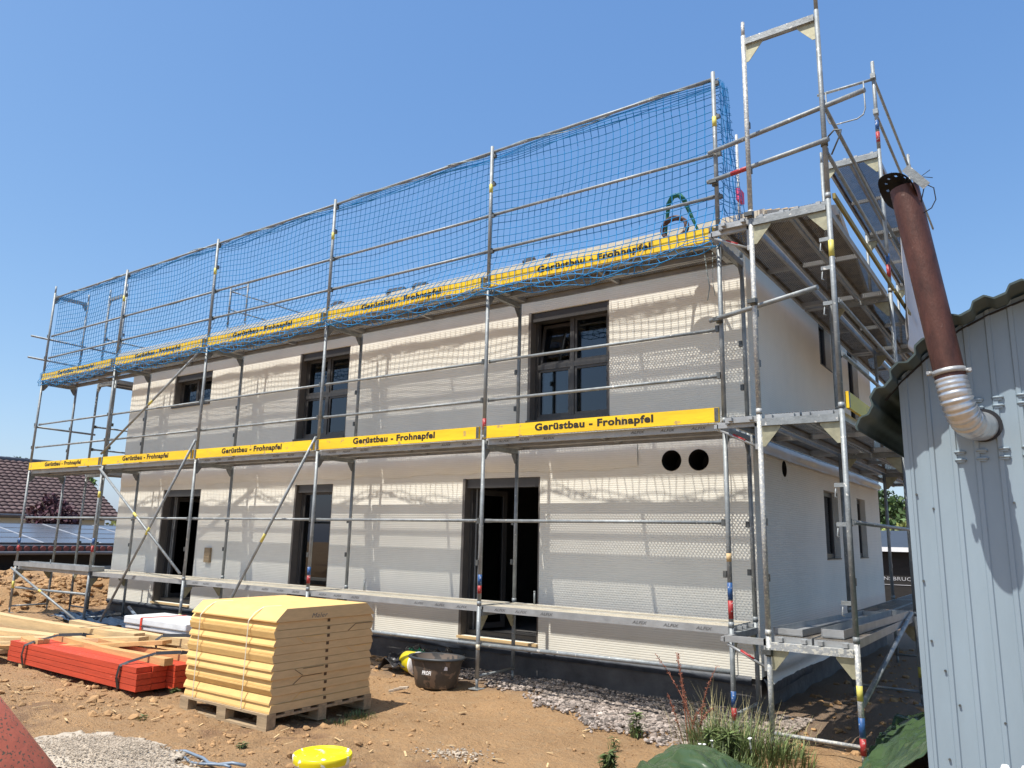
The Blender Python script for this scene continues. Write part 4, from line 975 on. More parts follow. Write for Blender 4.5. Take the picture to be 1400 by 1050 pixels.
# wrapped white package
pk = thing('wrapped_package', 'white wrapped package with red strap behind the timber', 'package', (-8.3, -.65, -.9))
K0 = tuple(-Vector(pk.location))
mb = MB(); mb.box(-9.1, -.98, -.67, -7.5, -.35, -.60); mb.box(-9.12, -1.0, -.598, -7.48, -.33, -.49); o = mb.build('wrapping', WRAPW, pk, K0)
bv = o.modifiers.new('b', 'BEVEL'); bv.width = .02; bv.segments = 3
for x in (-9.0, -8.3, -7.65): mb = MB(); mb.box(x - .05, -.96, -1.0, x + .05, -.40, -.672); mb.build('block', WOODO, pk, K0)
mb = MB(); mb.beam((-8.62, -1.006, -.68), (-8.62, -1.006, -.487), .05, .003, up=(0, 1, 0)); mb.beam((-8.62, -1.0, -.486), (-8.5, -.35, -.486), .05, .003); mb.build('strap', STRAPR, pk, K0)
mb = MB(); mb.tube([(-11.6, .45, -.62), (-10.9, .2, -.70), (-10.2, -.05, -.80), (-9.6, -.2, -.86)], .028, 10); tag(mb.build('plastic_pipe', PVC), 'blue grey plastic pipe leaning down from the house by the package', 'pipe')
def crumple(name, x0, x1, y0, y1, fz, m, label, cat, nx_=40, ny_=30, amp=.03, f=4.0, seed=0, shape=None, thick=0, vo=1.0):
    mb = MB(); idx = {}
    for i in range(nx_ + 1):
        for j in range(ny_ + 1):
            u, v = i / nx_, j / ny_; x = x0 + (x1 - x0) * u; y = y0 + (y1 - y0) * v
            if shape and not shape(u, v): continue
            rg = lambda q, sd: 1 - 2 * abs(noise.noise((x * q + .4 * noise.noise((y * 3, x * 3, sd)), y * q, sd)))
            z = fz(x, y, u, v) + amp * (.9 * rg(f, seed) + .45 * rg(f * 2.3, seed + 5) + .22 * rg(f * 5.1, seed + 8)) - amp * .6
            vd = noise.voronoi((x * f * 1.9 + .5 * noise.noise((y * 2, x * 2, seed)), y * f * 1.9, seed * .37))[0]; z += vo * amp * (.8 * vd[0] - .3 * min(.5, vd[1] - vd[0]))
            idx[(i, j)] = len(mb.v); mb.v.append((x + .3 * amp * noise.noise((x * 3, y * 3, seed + 9)), y + .3 * amp * noise.noise((x * 3, y * 3, seed + 19)), z))
    for i in range(nx_):
        for j in range(ny_):
            q = [(i, j), (i + 1, j), (i + 1, j + 1), (i, j + 1)]
            if all(k in idx for k in q): mb.face([idx[k] for k in q], True)
    o = mb.build(name, m); tag(o, label, cat); s_ = o.modifiers.new('s', 'SOLIDIFY'); s_.thickness = thick or .004
    return o
crumple('membrane_sheet', -13.3, -9.3, -.35, .95, lambda x, y, u, v: gh(x, y) + .02 + .05 * v, FOILD, 'dark membrane sheet lying at the foot of the wall at the left', 'sheet', amp=.09, seed=3, shape=lambda u, v: v > .12 + .1 * math.sin(u * 14))
crumple('membrane_sheet', -4.9, -4.0, .15, .95, lambda x, y, u, v: gh(x, y) + .02 + .12 * v, STRAPB, 'crumpled black film behind the yellow bucket', 'sheet', amp=.12, seed=4, nx_=30)
# tub, buckets
tub = thing('mortar_tub', 'black oval mortar tub with dried mortar on its sides', 'tub', (-3.56, -.17, gh(-3.56, -.17)), rad(8))
mb = MB(); mb.ring_lathe([(0, .004), (.22, .004), (.235, .02), (.30, .33), (.30, .345)], sx=1.12, sy=.82, n=36); mb.ring_lathe([(.285, .345), (.22, .03), (0, .02)], sx=1.12, sy=.82, n=36); mb.build('body', TUBM, tub)
mb = MB(); mb.ring_lathe([(.286, .345), (.30, .352), (.325, .350), (.332, .335), (.325, .322), (.300, .33)], sx=1.12, sy=.82, n=36); mb.build('rim', TUBRIM, tub)
mt = text_mesh('PROFI', .12, .045, WHITEP, .02); 
link('lettering', mt, tub, (.02, -.243, .19), (rad(-10), 0, rad(0)))
mb = MB(); mb.box(.19, -.19, .225, .235, -.187, .265, Matrix.Rotation(rad(-2), 4, 'Z')); mb.build('label', WHITEP, tub, (0, -.0, 0), (0, 0, rad(8)))
bk = thing('yellow_bucket', 'yellow bucket lying on its side beside the black tub', 'bucket', (-4.66, .34, gh(-4.6, .3)))
mb = MB(); pts = []; mb.ring_lathe([(0, 0), (.125, 0), (.14, .30), (.147, .305), (.147, .33), (.138, .33)], n=32); mb.ring_lathe([(.136, .33), (.12, .02), (0, .015)], n=32)
b_ = mb.build('body', YPLAST, bk, (.17, 0, .15), (rad(90), 0, rad(68)))
mb = MB(); mb.ring_lathe([(0, .334), (.142, .334), (.150, .325), (.150, .30)], n=32); mb.build('lid', WHITEP, bk, (.17, 0, .15), (rad(90), 0, rad(68)))
link('lettering', text_mesh('O', .09, .09, BLACKINK, .03), bk, (-.02, -.155, .20), (rad(-25), 0, rad(-10)))
mb = MB()
for k in range(14):
    mb.tube([(-.12 + .02 * k + .01 * math.sin(k * 3), -.0 + .05 * math.sin(k * 1.9 + t), .30 - .28 * t + .02 * math.sin(k + t * 7)) for t in [q / 8 for q in range(9)]], .004, 5)
for k in range(10):
    mb.tube([(-.14 + .3 * t, .05 * math.sin(t * 9 + k), .02 + .03 * k + .012 * math.sin(t * 11)) for t in [q / 12 for q in range(13)]], .004, 5)
tag(mb.build('plastic_netting', GREENP, None, (-4.42, .42, gh(-4.4, .4))), 'scrap of green plastic netting against the plinth', 'netting')
zl = -.535; lc = Vector((-1.20, -4.02, 0)); hg = gh(-1.2, -4.0)
pbk = thing('paint_bucket', 'bright yellow lidded bucket with white paint drips in the foreground', 'bucket', (lc.x, lc.y, hg))
h_ = zl - hg
mb = MB(); mb.ring_lathe([(0, 0), (.150, 0), (.168, h_ - .03), (.172, h_ - .03)], n=48); mb.build('body', WHITEP, pbk)
mb = MB(); mb.ring_lathe([(.1735, h_ * .72), (.1665, h_ * .25)], n=48); mb.ring_lathe([(.1665, h_ * .25), (.164, h_ * .25)], n=48); mb.build('label_band', BLUEP, pbk, (0, 0, -.02))
mb = MB(); mb.ring_lathe([(.176, h_ - .045), (.182, h_ - .02), (.182, h_ - .003), (.178, h_ + .003), (.172, h_ + .003), (.166, h_ - .012), (.150, h_ - .012), (.146, h_ - .006), (0, h_ - .006)], n=56); mb.build('lid', YPLASTD, pbk)

# small timber block on the wall, block by the box
mb = MB(); mb.box(-10.22, YF - .045, .24, -10.05, YF - .002, .50); tag(mb.build('timber_block', WOODG), 'small brown block fixed on the wall beside the left terrace door', 'block')
# torn paper sack with rubble
sk = crumple('paper_sack', -4.35, -2.45, -4.75, -3.72, lambda x, y, u, v: gh(x, y) + .015 + .05 * math.sin(math.pi * u) * math.sin(math.pi * v), PAPER, 'torn pale sack spilling grey rubble at the bottom left', 'sack', amp=.016, vo=0, seed=11, f=5, nx_=60, ny_=50,
        shape=lambda u, v: abs(v - .5) < .48 - .28 * abs(u - .45) - .05 * math.sin(u * 31) - .12 * (u > .55) * math.sin(u * 9) ** 2)
X = RS.normal(-3.3, .42, 12000); Y = RS.normal(-4.25, .22, 12000); s = .002 + .010 * RS.uniform(0, 1, 12000) ** 6
u = (X + 4.35) / 1.9; v = (Y + 4.75) / 1.03; ok = (abs(u - .5) < .45) & (abs(v - .5) < .36); X, Y, s, u, v = X[ok], Y[ok], s[ok], u[ok], v[ok]
stuff(stones('rubble', np.stack([X, Y, gh_arr(X, Y) + .040 + .05 * np.sin(np.pi * u) * np.sin(np.pi * v)], 1), s, RUBBLE))
X = RS.normal(-1.52, .16, 260); Y = RS.normal(-2.3, .12, 260); s = .004 + .012 * RS.uniform(0, 1, 260) ** 2
stuff(stones('mortar_crumbs', np.stack([X, Y, gh_arr(X, Y) + .012], 1), s, RUBBLE))
mb = MB(); mb.tube([(-3.05 + .09 * k, -3.86 + .05 * math.sin(k * .9) + .012 * k, gh(-3, -3.8) + .035 + .01 * math.sin(k * 2)) for k in range(9)], .012, 8); mb.tube([(-2.95 + .08 * k, -3.92 + .04 * math.sin(k * 1.1 + 1) + .012 * k, gh(-3, -3.8) + .03) for k in range(8)], .010, 8)
tag(mb.build('hose', PVC), 'short piece of blue grey hose on the soil beside the torn sack', 'hose')
mb = MB(); 
for k in range(3): mb.beam((-3.70 + .05 * k, -.82 + .03 * k, -.93 + .02 * k), (-3.58 + .04 * k, -.72, -.90 + .01 * k), .05, .02)
tag(mb.build('rubble_scrap', RUBBLE), 'crumpled grey scrap on the soil in front of the black tub', 'scrap')

mb = MB(); R_ = random.Random(12)
for k in range(150):
    x, y = R_.uniform(-8.5, 1.5), R_.uniform(-4.6, -.4); a = R_.uniform(0, 3.14); l = R_.uniform(.015, .07); z = gh(x, y) + .022
    mb.beam((x - l * math.cos(a), y - l * math.sin(a), z), (x + l * math.cos(a), y + l * math.sin(a), z + R_.uniform(-.006, .012)), R_.uniform(.006, .018), .005)
stuff(mb.build('wood_chips', WOODP))
# red steel tube at the near left edge
rp = thing('red_steel_tube', 'dirty red painted steel tube crossing the bottom left corner', 'tube', (1.65, -7.1, .5))
A_, B_ = Vector((1.556, -7.26, .745)), Vector((1.76, -6.97, .32))
mb = MB(); mb.tube([A_, B_], .05, 40); mb.build('tube', REDPIPE, rp, tuple(-Vector(rp.location)))

# tarpaulins
crumple('tarpaulin', -.06, .64, -2.5, -1.22, lambda x, y, u, v: gh(x, y) + .02 + .20 * math.sin(math.pi * min(1, u * 1.1)) ** .7 * math.sin(math.pi * (.12 + .88 * v)) ** .6, TARP, 'green tarpaulin heap in the foreground beside the tall grass', 'tarpaulin', amp=.075, vo=.35, seed=31, f=1.9, nx_=110, ny_=110)
crumple('tarpaulin', 1.22, 1.99, -2.3, 1.2, lambda x, y, u, v: gh(x, y) + .03 + .62 * u ** 1.3 * (1 - .45 * v) + .05 * v, TARP, 'green tarpaulin sloping up against the metal shed', 'tarpaulin', amp=.08, vo=.35, seed=41, f=1.8, nx_=80, ny_=150)
bx = thing('wooden_crate', 'open wooden crate with brown filling beside the shed', 'crate', (1.72, 1.6, -1.0))
mb = MB(); mb.box(-.22, -.2, 0, -.18, .2, .62); mb.box(.2, -.2, 0, .24, .2, .62); mb.box(-.18, .17, 0, .2, .2, .62); mb.box(-.18, -.2, 0, .2, -.17, .30); mb.box(-.22, -.2, .62, .24, .2, .65); mb.build('box', WOODG, bx)
mb = MB(); mb.box(-.17, -.12, .02, .19, .15, .55); mb.build('filling', WOODO, bx)
for i, (x, y) in enumerate(((2.405, -3.55), (2.475, -3.52))):
    mb = MB(); mb.tube([(x, y, -.9), (x, y, -.10), (x, y, -.075)], [.022, .022, .012], 14); mb.tube([(x, y, -.30), (x, y, -.28)], .028, 14)
    tag(mb.build('white_post', WHITEP), ('left' if i == 0 else 'right') + ' of two white plastic post tops in front of the shed', 'post', 'white posts in front of the shed')

# things on the eaves
mb = MB(); mb.tube([(-.88, .60, 4.16), (-.84, .58, 4.55), (-.80, .56, 4.80), (-.74, .55, 4.88), (-.66, .55, 4.88), (-.60, .56, 4.80), (-.47, .58, 4.45), (-.36, .60, 4.15)], [.016, .016, .030, .034, .034, .030, .016, .016], 8)
tag(mb.build('lifting_sling', GREENROPE), 'green webbing sling standing in an arch at the roof edge', 'sling')
mb = MB()
for k in range(5):
    mb.tube([(-.70 + (.15 + .01 * math.sin(k * 2)) * math.cos(t), .46 + .012 * k, 4.44 + (.125 + .012 * math.cos(k * 3)) * math.sin(t)) for t in [q / 24 * 6.283 for q in range(24)]], .018, 6, closed=True)
tag(mb.build('cable_coil', BROWNCOIL), 'coiled brown and white cable leaning at the roof edge', 'cable coil')
mb = MB(); mb.box(.06, .45, 4.60, .10, .62, 4.74); tag(mb.build('marker_ribbon', PINK), 'pink ribbon at the right end of the roof edge', 'ribbon')
for i, (x, wd) in enumerate(((-3.02, .13), (-5.05, .20), (-5.55, .30), (-6.9, .16), (-2.7, .05))):
    mb = MB(); 
    for k in range(3): mb.beam((x - wd / 2 + .02 * k, .78 + .02 * k, 4.575 + .022 * k), (x + wd / 2 + .015 * k, .86, 4.585 + .02 * k), .10, .018)
    tag(mb.build('tile_offcut', TILE), ['small dark offcut on the eaves right of the second net post', 'dark sheet on the eaves left of the second net post', 'wide dark sheet on the eaves between the second and third net posts', 'dark offcut on the eaves left of the third net post', 'tiny dark peg on the eaves above the lettered board'][i], 'offcut', 'dark pieces on the eaves')
# grey tape and cord hanging near the corner
mb = MB(); mb.tube([(-.24, -.0 + .2, 3.97), (-.22, .22, 3.75), (-.20, .24, 3.55), (-.23, .24, 3.40)], .006, 5); mb.tube([(-.16, .25, 3.95), (-.17, .26, 3.6), (-.15, .26, 3.45)], .004, 5); tag(mb.build('tie_cord', ROPE), 'grey cord dangling under the top deck by the corner post', 'cord')
mb = MB(); mb.tube([(-.34, .95, 4.2), (-.335, .95, 0), (-.33, .95, -.5)], .006, 6); tag(mb.build('plumb_line', CABLE), 'thin dark line hanging down the wall near the right corner', 'cord')

# banner behind the flue
mb = MB(); nx_, nz_ = 40, 30
for i in range(nx_ + 1):
    for j in range(nz_ + 1):
        u, v = i / nx_, j / nz_; y = 3.15 + 2.3 * u; zt_ = 5.75 - .25 * u; z = zt_ - (zt_ - 3.45) * v
        mb.v.append((1.30 + .05 * math.sin(u * 9 + v * 2) + .03 * noise.noise((u * 5, v * 4, 2)), y, z))
for i in range(nx_):
    for j in range(nz_): mb.cur = 1 if (j < 7 and i < 22) else 0; mb.face((i * (nz_ + 1) + j, (i + 1) * (nz_ + 1) + j, (i + 1) * (nz_ + 1) + j + 1, i * (nz_ + 1) + j + 1), True)
bn = thing('banner', 'grey white banner with crimson corner hung outside the gable scaffold', 'banner', (1.3, 3.2, 4.5))
o = mb.build('cloth', [BANNERM, CRIM], bn, tuple(-Vector(bn.location))); s_ = o.modifiers.new('s', 'SOLIDIFY'); s_.thickness = .004
mb = MB()
for k in range(5): 
    y = 3.45 + .33 * k; mb.beam((1.372, y, 4.9 - .35 * (k % 3)), (1.372, y + .28, 4.62 - .35 * (k % 3)), .05, .004, up=(1, 0, 0)); mb.beam((1.372, y + .05, 5.0 - .3 * (k % 3)), (1.372, y + .05, 4.72 - .3 * (k % 3)), .04, .004, up=(1, 0, 0))
mb.build('print', WEARINK, bn, tuple(-Vector(bn.location)))

# ---------------------------------------------------------------- plants
def blades(mb, cx, cy, n_, h0, h1, spread, lean, wd, seed=0):
    R_ = random.Random(seed)
    for _ in range(n_):
        a = R_.uniform(0, 6.283); r = spread * math.sqrt(R_.random()); x, y = cx + r * math.cos(a), cy + r * math.sin(a); h = R_.uniform(h0, h1) * (1 - .4 * r / spread)
        da = a + R_.uniform(-.9, .9); l = h * R_.uniform(.1, lean); z = gh(x, y); t = Vector((-math.sin(da), math.cos(da), 0)) * wd
        o = len(mb.v); c0 = Vector((x, y, z)); c1 = c0 + Vector((math.cos(da) * l * .35, math.sin(da) * l * .35, h * .6)); c2 = c0 + Vector((math.cos(da) * l, math.sin(da) * l, h))
        mb.v += [tuple(c0 - t), tuple(c0 + t), tuple(c1 + t * .8), tuple(c1 - t * .8), tuple(c2)]; mb.face((o, o + 1, o + 2, o + 3)); mb.face((o + 3, o + 2, o + 4))
def leaf_plant(mb, cx, cy, n_, h, wd, ln, seed=0):
    R_ = random.Random(seed)
    for _ in range(n_):
        a = R_.uniform(0, 6.283); z = gh(cx, cy) + R_.uniform(.02, h); l = ln * R_.uniform(.6, 1.2); d_ = Vector((math.cos(a), math.sin(a), R_.uniform(-.1, .7))).normalized(); s_ = d_.cross(Vector((0, 0, 1))).normalized() * wd * R_.uniform(.6, 1.1)
        c0 = Vector((cx, cy, z)); o = len(mb.v); mb.v += [tuple(c0), tuple(c0 + d_ * l * .4 + s_), tuple(c0 + d_ * l - Vector((0, 0, l * .25))), tuple(c0 + d_ * l * .4 - s_)]; mb.face((o, o + 1, o + 2, o + 3))
gc = thing('grass_clump', 'tall green grass clump with white flowers at the foot of the corner posts', 'grass clump', (.28, -.75, -.95)); G0 = tuple(-Vector(gc.location))
mb = MB(); blades(mb, .30, -.75, 560, .10, .42, .40, 1.0, .0042, 1); blades(mb, .05, -.65, 240, .10, .46, .28, .7, .004, 2); blades(mb, .62, -.75, 260, .08, .25, .30, .8, .005, 3); blades(mb, .30, -1.25, 500, .06, .20, .38, .8, .005, 4)
leaf_plant(mb, .30, -1.0, 160, .22, .012, .14, 3); leaf_plant(mb, .12, -.95, 120, .20, .012, .13, 4); mb.build('blades', GRASS, gc, G0)
mb = MB(); blades(mb, .05, -.55, 170, .30, .66, .42, .6, .0020, 5); blades(mb, .45, -.5, 110, .2, .50, .38, .8, .0020, 6); mb.build('dry_stalks', STRAW, gc, G0)
R_ = random.Random(4)
for k in range(6):
    x, y = .22 + R_.uniform(-.12, .28), -1.15 + R_.uniform(-.15, .25); z = gh(x, y) + R_.uniform(.13, .24); mb = MB(); mb.ring_lathe([(0, .004), (.014, .0), (.014, -.004)], (x, y, z), 10); mb.tube([(x, y, z - .004), (x + .01, y, z - .12)], .0015, 4); mb.build('flower', PETAL, gc, G0)
dk = thing('dock_plant', 'rust red dock plant with tall seed stalks in front of the gravel', 'plant', (-.12, -.72, -.95)); D0 = tuple(-Vector(dk.location))
R_ = random.Random(9)
for k in range(7):
    a = R_.uniform(-.25, .25); b = R_.uniform(-.15, .15); h = R_.uniform(.35, .78); mb = MB(); base = Vector((-.12 + .03 * (k - 3), -.72 + .02 * (k % 3), gh(-.12, -.72)))
    pts = [base + Vector((a * t * t * 1.2 - .10 * t, b * t, h * t)) for t in [q / 10 for q in range(11)]]; mb.tube(pts, [.006 - .0004 * i for i in range(11)], 6)
    for q in range(90):
        t = .35 + .65 * R_.random(); p_ = pts[min(9, int(t * 10))].lerp(pts[min(10, int(t * 10) + 1)], (t * 10) % 1); d_ = Vector((R_.uniform(-1, 1), R_.uniform(-1, 1), R_.uniform(-.3, 1))).normalized() * .017; e_ = Vector((R_.uniform(-1, 1), R_.uniform(-1, 1), R_.uniform(-1, 1))) * .006
        o = len(mb.v); mb.v += [tuple(p_), tuple(p_ + d_ + e_), tuple(p_ + d_ * 1.3), tuple(p_ + d_ - e_)]; mb.face((o, o + 1, o + 2, o + 3))
    mb.build('seed_stalk', DOCK, dk, D0)
for i, (x, y, n_, h, nm) in enumerate(((-.66, -.75, 60, .20, 'thin green weed growing in the gravel near its front edge'), (-.30, -1.95, 110, .16, 'leafy green weed at the bottom edge beside the tarpaulin'), (-5.35, -2.42, 60, .07, 'low weed between the red bundle and the pallet'), (-3.35, -2.0, 0, 0, ''), (-2.95, -3.3, 26, .05, 'small weed on the soil right of the torn sack'), (-4.45, -3.3, 22, .05, 'small weed on the soil in front of the pallet'), (-.62, -1.25, 26, .10, 'small weed between the gravel and the left tarpaulin'))):
    if not n_: continue
    mb = MB(); leaf_plant(mb, x, y, n_, h, .018 if i < 2 else .010, .085 if i < 2 else .06, 20 + i); blades(mb, x, y, n_ // 2, h * .5, h * 1.3, .06, .8, .004, 30 + i); tag(mb.build('weed', GRASS), nm, 'weed', 'small weeds on the building site')
mb = MB(); blades(mb, -3.18, -1.75, 160, .03, .09, .16, 1.2, .003, 77); blades(mb, -3.15, -2.1, 90, .03, .08, .14, 1.2, .003, 78); tag(mb.build('grass_tuft', GRASS), 'low dry grass tuft along the right foot of the pallet', 'grass')

# ---------------------------------------------------------------- trees
def tree(cx, cy, z0, h, rx, rz, m, label, n_=2600, leaf=.16, trunk=True, group=None, seed=0, name='tree', clumps=16):
    R_ = np.random.RandomState(seed + 100); root = thing(name, label, 'tree' if name == 'tree' else 'shrub', (cx, cy, z0), 0, group)
    C_ = R_.normal(0, 1, (clumps, 3)); C_ /= np.linalg.norm(C_, axis=1)[:, None]; C_ *= R_.uniform(.25, .85, (clumps, 1)); C_[:, 2] = C_[:, 2] * .9
    cr = R_.uniform(.22, .42, clumps); k = R_.randint(0, clumps, n_); P_ = R_.normal(0, 1, (n_, 3)); P_ /= np.linalg.norm(P_, axis=1)[:, None]; P_ = C_[k] + P_ * (cr[k] * R_.uniform(.55, 1.05, n_))[:, None]
    P_ = P_ * np.array([rx, rx, rz]) + np.array([0, 0, h - rz])
    A = R_.normal(0, 1, (n_, 3)); A /= np.linalg.norm(A, axis=1)[:, None]; B = np.cross(A, R_.normal(0, 1, (n_, 3))); B /= np.linalg.norm(B, axis=1)[:, None]; s = leaf * R_.uniform(.6, 1.4, (n_, 1))
    V = np.stack([P_ - A * s, P_ + B * s * .5, P_ + A * s, P_ - B * s * .5], 1).reshape(-1, 3); F = np.arange(n_ * 4).reshape(-1, 4)
    me = bpy.data.meshes.new('crown'); me.from_pydata(V.tolist(), [], F.tolist()); me.update(); me.materials.append(m); me['fx'] = 1; link('crown', me, root)
    if trunk:
        mb = MB(); mb.tube([(0, 0, -.2), (.03 * h, 0, h * .35), (0, .02 * h, h * .7)], [h * .035, h * .025, h * .01], 8)
        for q in range(5): a = q * 1.3; mb.tube([(0.02 * h, 0, h * (.35 + .06 * q)), (rx * .55 * math.cos(a), rx * .55 * math.sin(a), h * (.55 + .07 * q))], [h * .014, h * .004], 6)
        mb.build('trunk', BARK, root)
    return root
# left background: neighbour house, carport with solar panels, shrub
nh = thing('neighbour_house', 'neighbouring house with a dark brown tiled roof beyond the carport', 'house', (-39, 5, -.6)); N0 = tuple(-Vector(nh.location))
EX, EZ, RXx, RZz, Y0h, Y1h = -34.0, 1.32, -39.0, 3.95, -6.0, 12.1
NTILE = mat('brown_roof_tiles', (0.135, 0.088, 0.082), 0.75, 0, 0.25, 1.5, rnd=0.18)
mb = MB(); rows = 17; cols_ = 62; ln = Vector((RXx - EX, 0, RZz - EZ)); nrm = Vector((-ln.z, 0, ln.x)) * -1; nrm.normalize()
if nrm.z < 0: nrm = -nrm
sub = 4; cw = (Y1h - Y0h) / cols_
for r in range(rows):
    p0 = Vector((EX, 0, EZ)) + ln * (r / rows); p1 = Vector((EX, 0, EZ)) + ln * ((r + 1.06) / rows)
    for c_ in range(cols_):
        o = len(mb.v)
        for q in range(sub + 1):
            y = Y0h + cw * (c_ + q / sub); wv = .045 * math.sin(math.pi * q / sub)
            mb.v.append(tuple(p0 + nrm * (.075 + wv) + Vector((0, y, 0)))); mb.v.append(tuple(p1 + nrm * (.012 + wv) + Vector((0, y, 0)))); mb.v.append(tuple(p0 + nrm * (.0) + Vector((0, y, 0))))
        for q in range(sub): mb.face((o + q * 3, o + q * 3 + 3, o + q * 3 + 4, o + q * 3 + 1), True); mb.face((o + q * 3 + 2, o + q * 3 + 5, o + q * 3 + 3, o + q * 3))
me_ = mb.build('roof', NTILE, nh, N0)
mb = MB(); mb.prism([(EX + .02, EZ - .14), (EX + .02, EZ), (RXx, RZz), (2 * RXx - EX, EZ), (2 * RXx - EX, EZ - .14), (RXx, RZz - .14)], 'y', Y0h, Y1h - .02); mb.build('roof_structure', TILE, nh, N0)
mb = MB(); mb.tube([(RXx, Y0h, RZz + .06), (RXx, Y1h, RZz + .06)], .12, 10); mb.build('ridge_cap', TILE, nh, N0)
mb = MB(); mb.prism([(EX - .5, -.9), (EX - .5, EZ - .16), (RXx, RZz - .4), (2 * RXx - EX + .5, EZ - .16), (2 * RXx - EX + .5, -.9)], 'y', Y0h + .3, Y1h - .5); mb.build('wall', HWALL, nh, N0)
mb = MB(); mb.tube([(EX + .06, Y0h, EZ - .05), (EX + .06, Y1h, EZ - .05)], .06, 8); mb.build('gutter', TILE, nh, N0)
for y in (-2.0, 2.0, 9.2): mb = MB(); mb.box(EX - .52, y, -.2, EX - .48, y + 1.1, .75); mb.build('window', SOLAR, nh, N0)

cp = thing('carport', 'long dark boarded carport with solar panels on its low roof', 'carport', (-24, 2, -.6)); Q0 = tuple(-Vector(cp.location))
mb = MB(); CY0, CY1 = -9.0, 11.0
mb.add([(-22, CY0, .26), (-22, CY1, .26), (-26.4, CY1, .86), (-26.4, CY0, .86), (-22, CY0, .12), (-22, CY1, .12), (-26.4, CY1, .72), (-26.4, CY0, .72)], [(0, 1, 2, 3), (4, 7, 6, 5), (0, 4, 5, 1), (2, 6, 7, 3), (1, 5, 6, 2), (0, 3, 7, 4)])
mb.build('roof', DARKROOF, cp, Q0)
mb = MB(); k = 0
for i in range(int((CY1 - CY0) / .22)): y = CY0 + .22 * i; mb.tube([(-21.96, y + .11, .17), (-22.16, y + .11, .20)], .085, 8)
mb.build('verge_tiles', TILER, cp, Q0)
mb = MB(); mb.tube([(-21.93, CY0, .05), (-21.93, CY1, .05)], .055, 8); mb.build('gutter', TILE, cp, Q0)
mb = MB(); mb.box(-22.5, CY0, -.9, -22.45, CY1, .10); mb.box(-26.2, CY0, -.9, -26.1, CY1, .7); mb.build('board_wall', BLACKW, cp, Q0)
for r_ in range(4):
    for c_ in range(11):
        y0 = CY0 + .5 + c_ * 1.72; t0, t1 = .05 + r_ * .235, .05 + (r_ + 1) * .235 - .006
        a = lambda t, dz: (-22 - 4.4 * t, .26 + .60 * t + dz)
        mb = MB(); (xa, za), (xb, zb_) = a(t0, .05), a(t1, .05); mb.add([(xa, y0, za), (xa, y0 + 1.69, za), (xb, y0 + 1.69, zb_), (xb, y0, zb_), (xa, y0, za - .03), (xa, y0 + 1.69, za - .03), (xb, y0 + 1.69, zb_ - .03), (xb, y0, zb_ - .03)], [(0, 1, 2, 3), (0, 4, 5, 1), (1, 5, 6, 2), (2, 6, 7, 3), (3, 7, 4, 0)]); mb.cur = 1
        for (p_, q_) in (((xa, y0, za), (xa, y0 + 1.69, za)), ((xb, y0, zb_), (xb, y0 + 1.69, zb_)), ((xa, y0, za), (xb, y0, zb_)), ((xa, y0 + 1.69, za), (xb, y0 + 1.69, zb_))): mb.beam(Vector(p_) + Vector((0, 0, .006)), Vector(q_) + Vector((0, 0, .006)), .035, .012)
        mb.build('solar_panel', [SOLAR, SOLARF], cp, Q0)
tree(-27.6, 6.05, -.8, 3.1, 1.15, 1.35, FOLP, 'purple leaved shrub between the carport and the neighbouring house', 4200, .085, seed=1, name='purple_shrub', clumps=22)
tree(-62, 19.0, -2, 7.9, 3.0, 1.8, FOLD, 'distant dark treetop above the tiled roof, left one', 1800, .30, seed=2, group='trees beyond the neighbouring house')
tree(-60, 21.6, -2, 7.2, 2.2, 1.6, FOLG, 'distant green treetop above the tiled roof, right one', 1500, .26, seed=3, group='trees beyond the neighbouring house')
tree(-44, 18.2, -1, 3.5, 1.8, 1.9, FOLY, 'yellow green tree just right of the tiled roof', 2600, .14, seed=4, group='trees beyond the neighbouring house')
tree(-31.5, 13.2, -1, 2.1, 1.0, 1.1, FOLY, 'low yellow green bush beside the carport roof, next to the cream house', 1800, .08, seed=5, name='garden_bush')
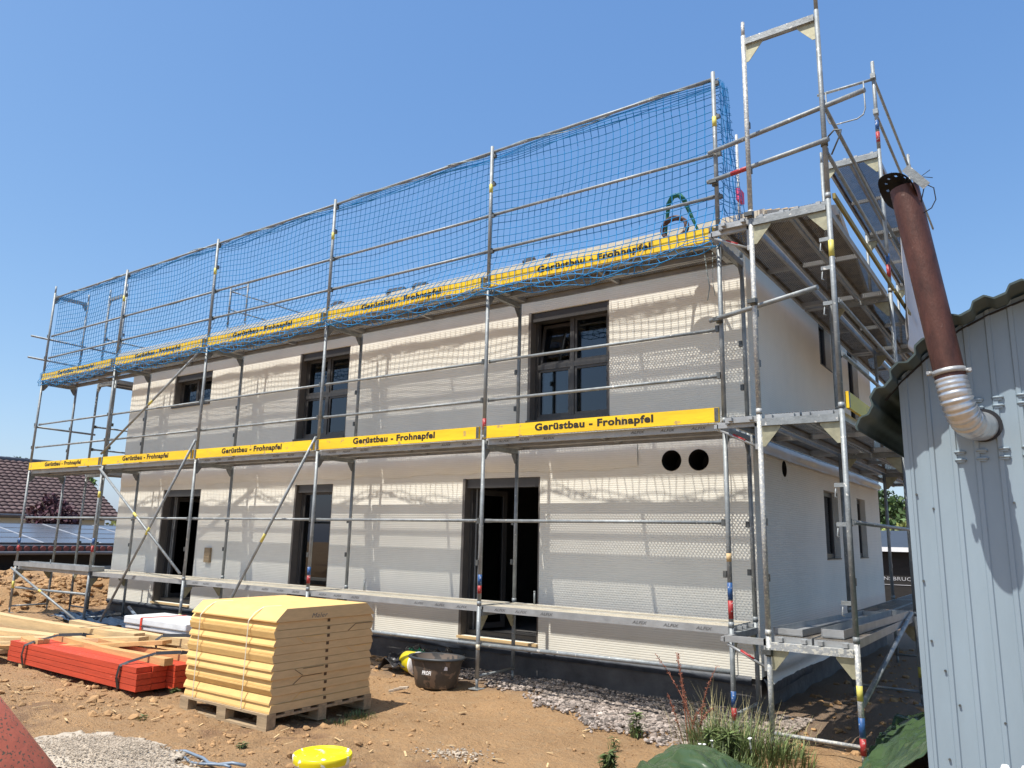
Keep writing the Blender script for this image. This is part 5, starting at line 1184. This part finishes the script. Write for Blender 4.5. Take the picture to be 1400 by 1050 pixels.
# right background: wooded hill, dark hall with lettering
hl = MB(); n1, n2 = 60, 24
for i in range(n1 + 1):
    for j in range(n2 + 1):
        u, v = i / n1, j / n2; x = -90 + 160 * u; y = 48 + 150 * v; hl.v.append((x, y, -2 + 9.5 * math.sin(min(1, v * 1.6) * math.pi / 2) ** 1.3 * (1 - .25 * math.sin(u * 5)) + .5 * noise.noise((x * .06, y * .06, 1))))
for i in range(n1):
    for j in range(n2): hl.face((i * (n2 + 1) + j, (i + 1) * (n2 + 1) + j, (i + 1) * (n2 + 1) + j + 1, i * (n2 + 1) + j + 1), True)
HILLM = mat('dry_hill_grass', (0.26, 0.22, 0.10), 0.95, 0, 0.3, .08)
struct(hl.build('hill', HILLM))
trs = [(2.68 + (y + 7.55) * k, y, h) for k, y, h in ((-.176, 60, 6.6), (-.162, 56, 6.1), (-.150, 54, 5.4), (-.170, 66, 7.2), (-.141, 64, 6.0), (-.136, 50, 4.9), (-.147, 40, 3.4), (-.166, 42, 3.6), (-.157, 36, 2.9))]
nmz = ['dark tree on the hill beside the house corner', 'dark tree on the hill, second from the house corner', 'green tree halfway down the hill behind the scaffold posts', 'tall dark tree highest on the hill', 'rounded tree high on the hill, left of the shed', 'green tree on the hill nearest the shed edge', 'yellow green bush above the dark hall roof, nearest the shed', 'bush above the dark hall roof, nearest the house', 'low pale bush directly behind the dark hall roof']
for i, (x, y, h) in enumerate(trs):
    tree(x, y, -1.0, h, h * .36, h * .48, (FOLD, FOLD, FOLG, FOLD, FOLD, FOLG, FOLY, FOLG, FOLY)[i], nmz[i], 1700, .20, seed=30 + i, group='trees on the hill behind the house')
dh = thing('dark_hall', 'low black hall with white lettering seen between house corner and shed', 'building', (-1.5, 21, -.9)); H0 = tuple(-Vector(dh.location))
mb = MB(); mb.box(-7, 20, -1.2, 4, 26, .62); mb.build('wall', BLACKW, dh, H0)
mb = MB(); mb.add([(-7, 19.7, .75), (4, 19.7, .75), (4, 24, 1.35), (-7, 24, 1.35), (-7, 19.7, .66), (4, 19.7, .66), (4, 24, 1.2), (-7, 24, 1.2)], [(0, 1, 2, 3), (4, 7, 6, 5), (0, 4, 5, 1), (2, 6, 7, 3), (0, 3, 7, 4), (1, 5, 6, 2)]); mb.build('roof', DARKROOF, dh, H0)
mb = MB(); mb.box(-7, 19.66, .62, 4, 19.70, .76); mb.build('fascia_board', WHITEP, dh, H0)
link('lettering', text_mesh('ENSBRUCH', 1.05, .115, SOLARF, .01), dh, (-1.72 - H0[0] * -1 * -1 if False else -1.62 + H0[0], 19.985 + H0[1], -.22 + H0[2]))
mb = MB(); mb.box(-7, 19.985, -.42, 4, 19.99, -.40); mb.build('line', SOLARF, dh, H0)
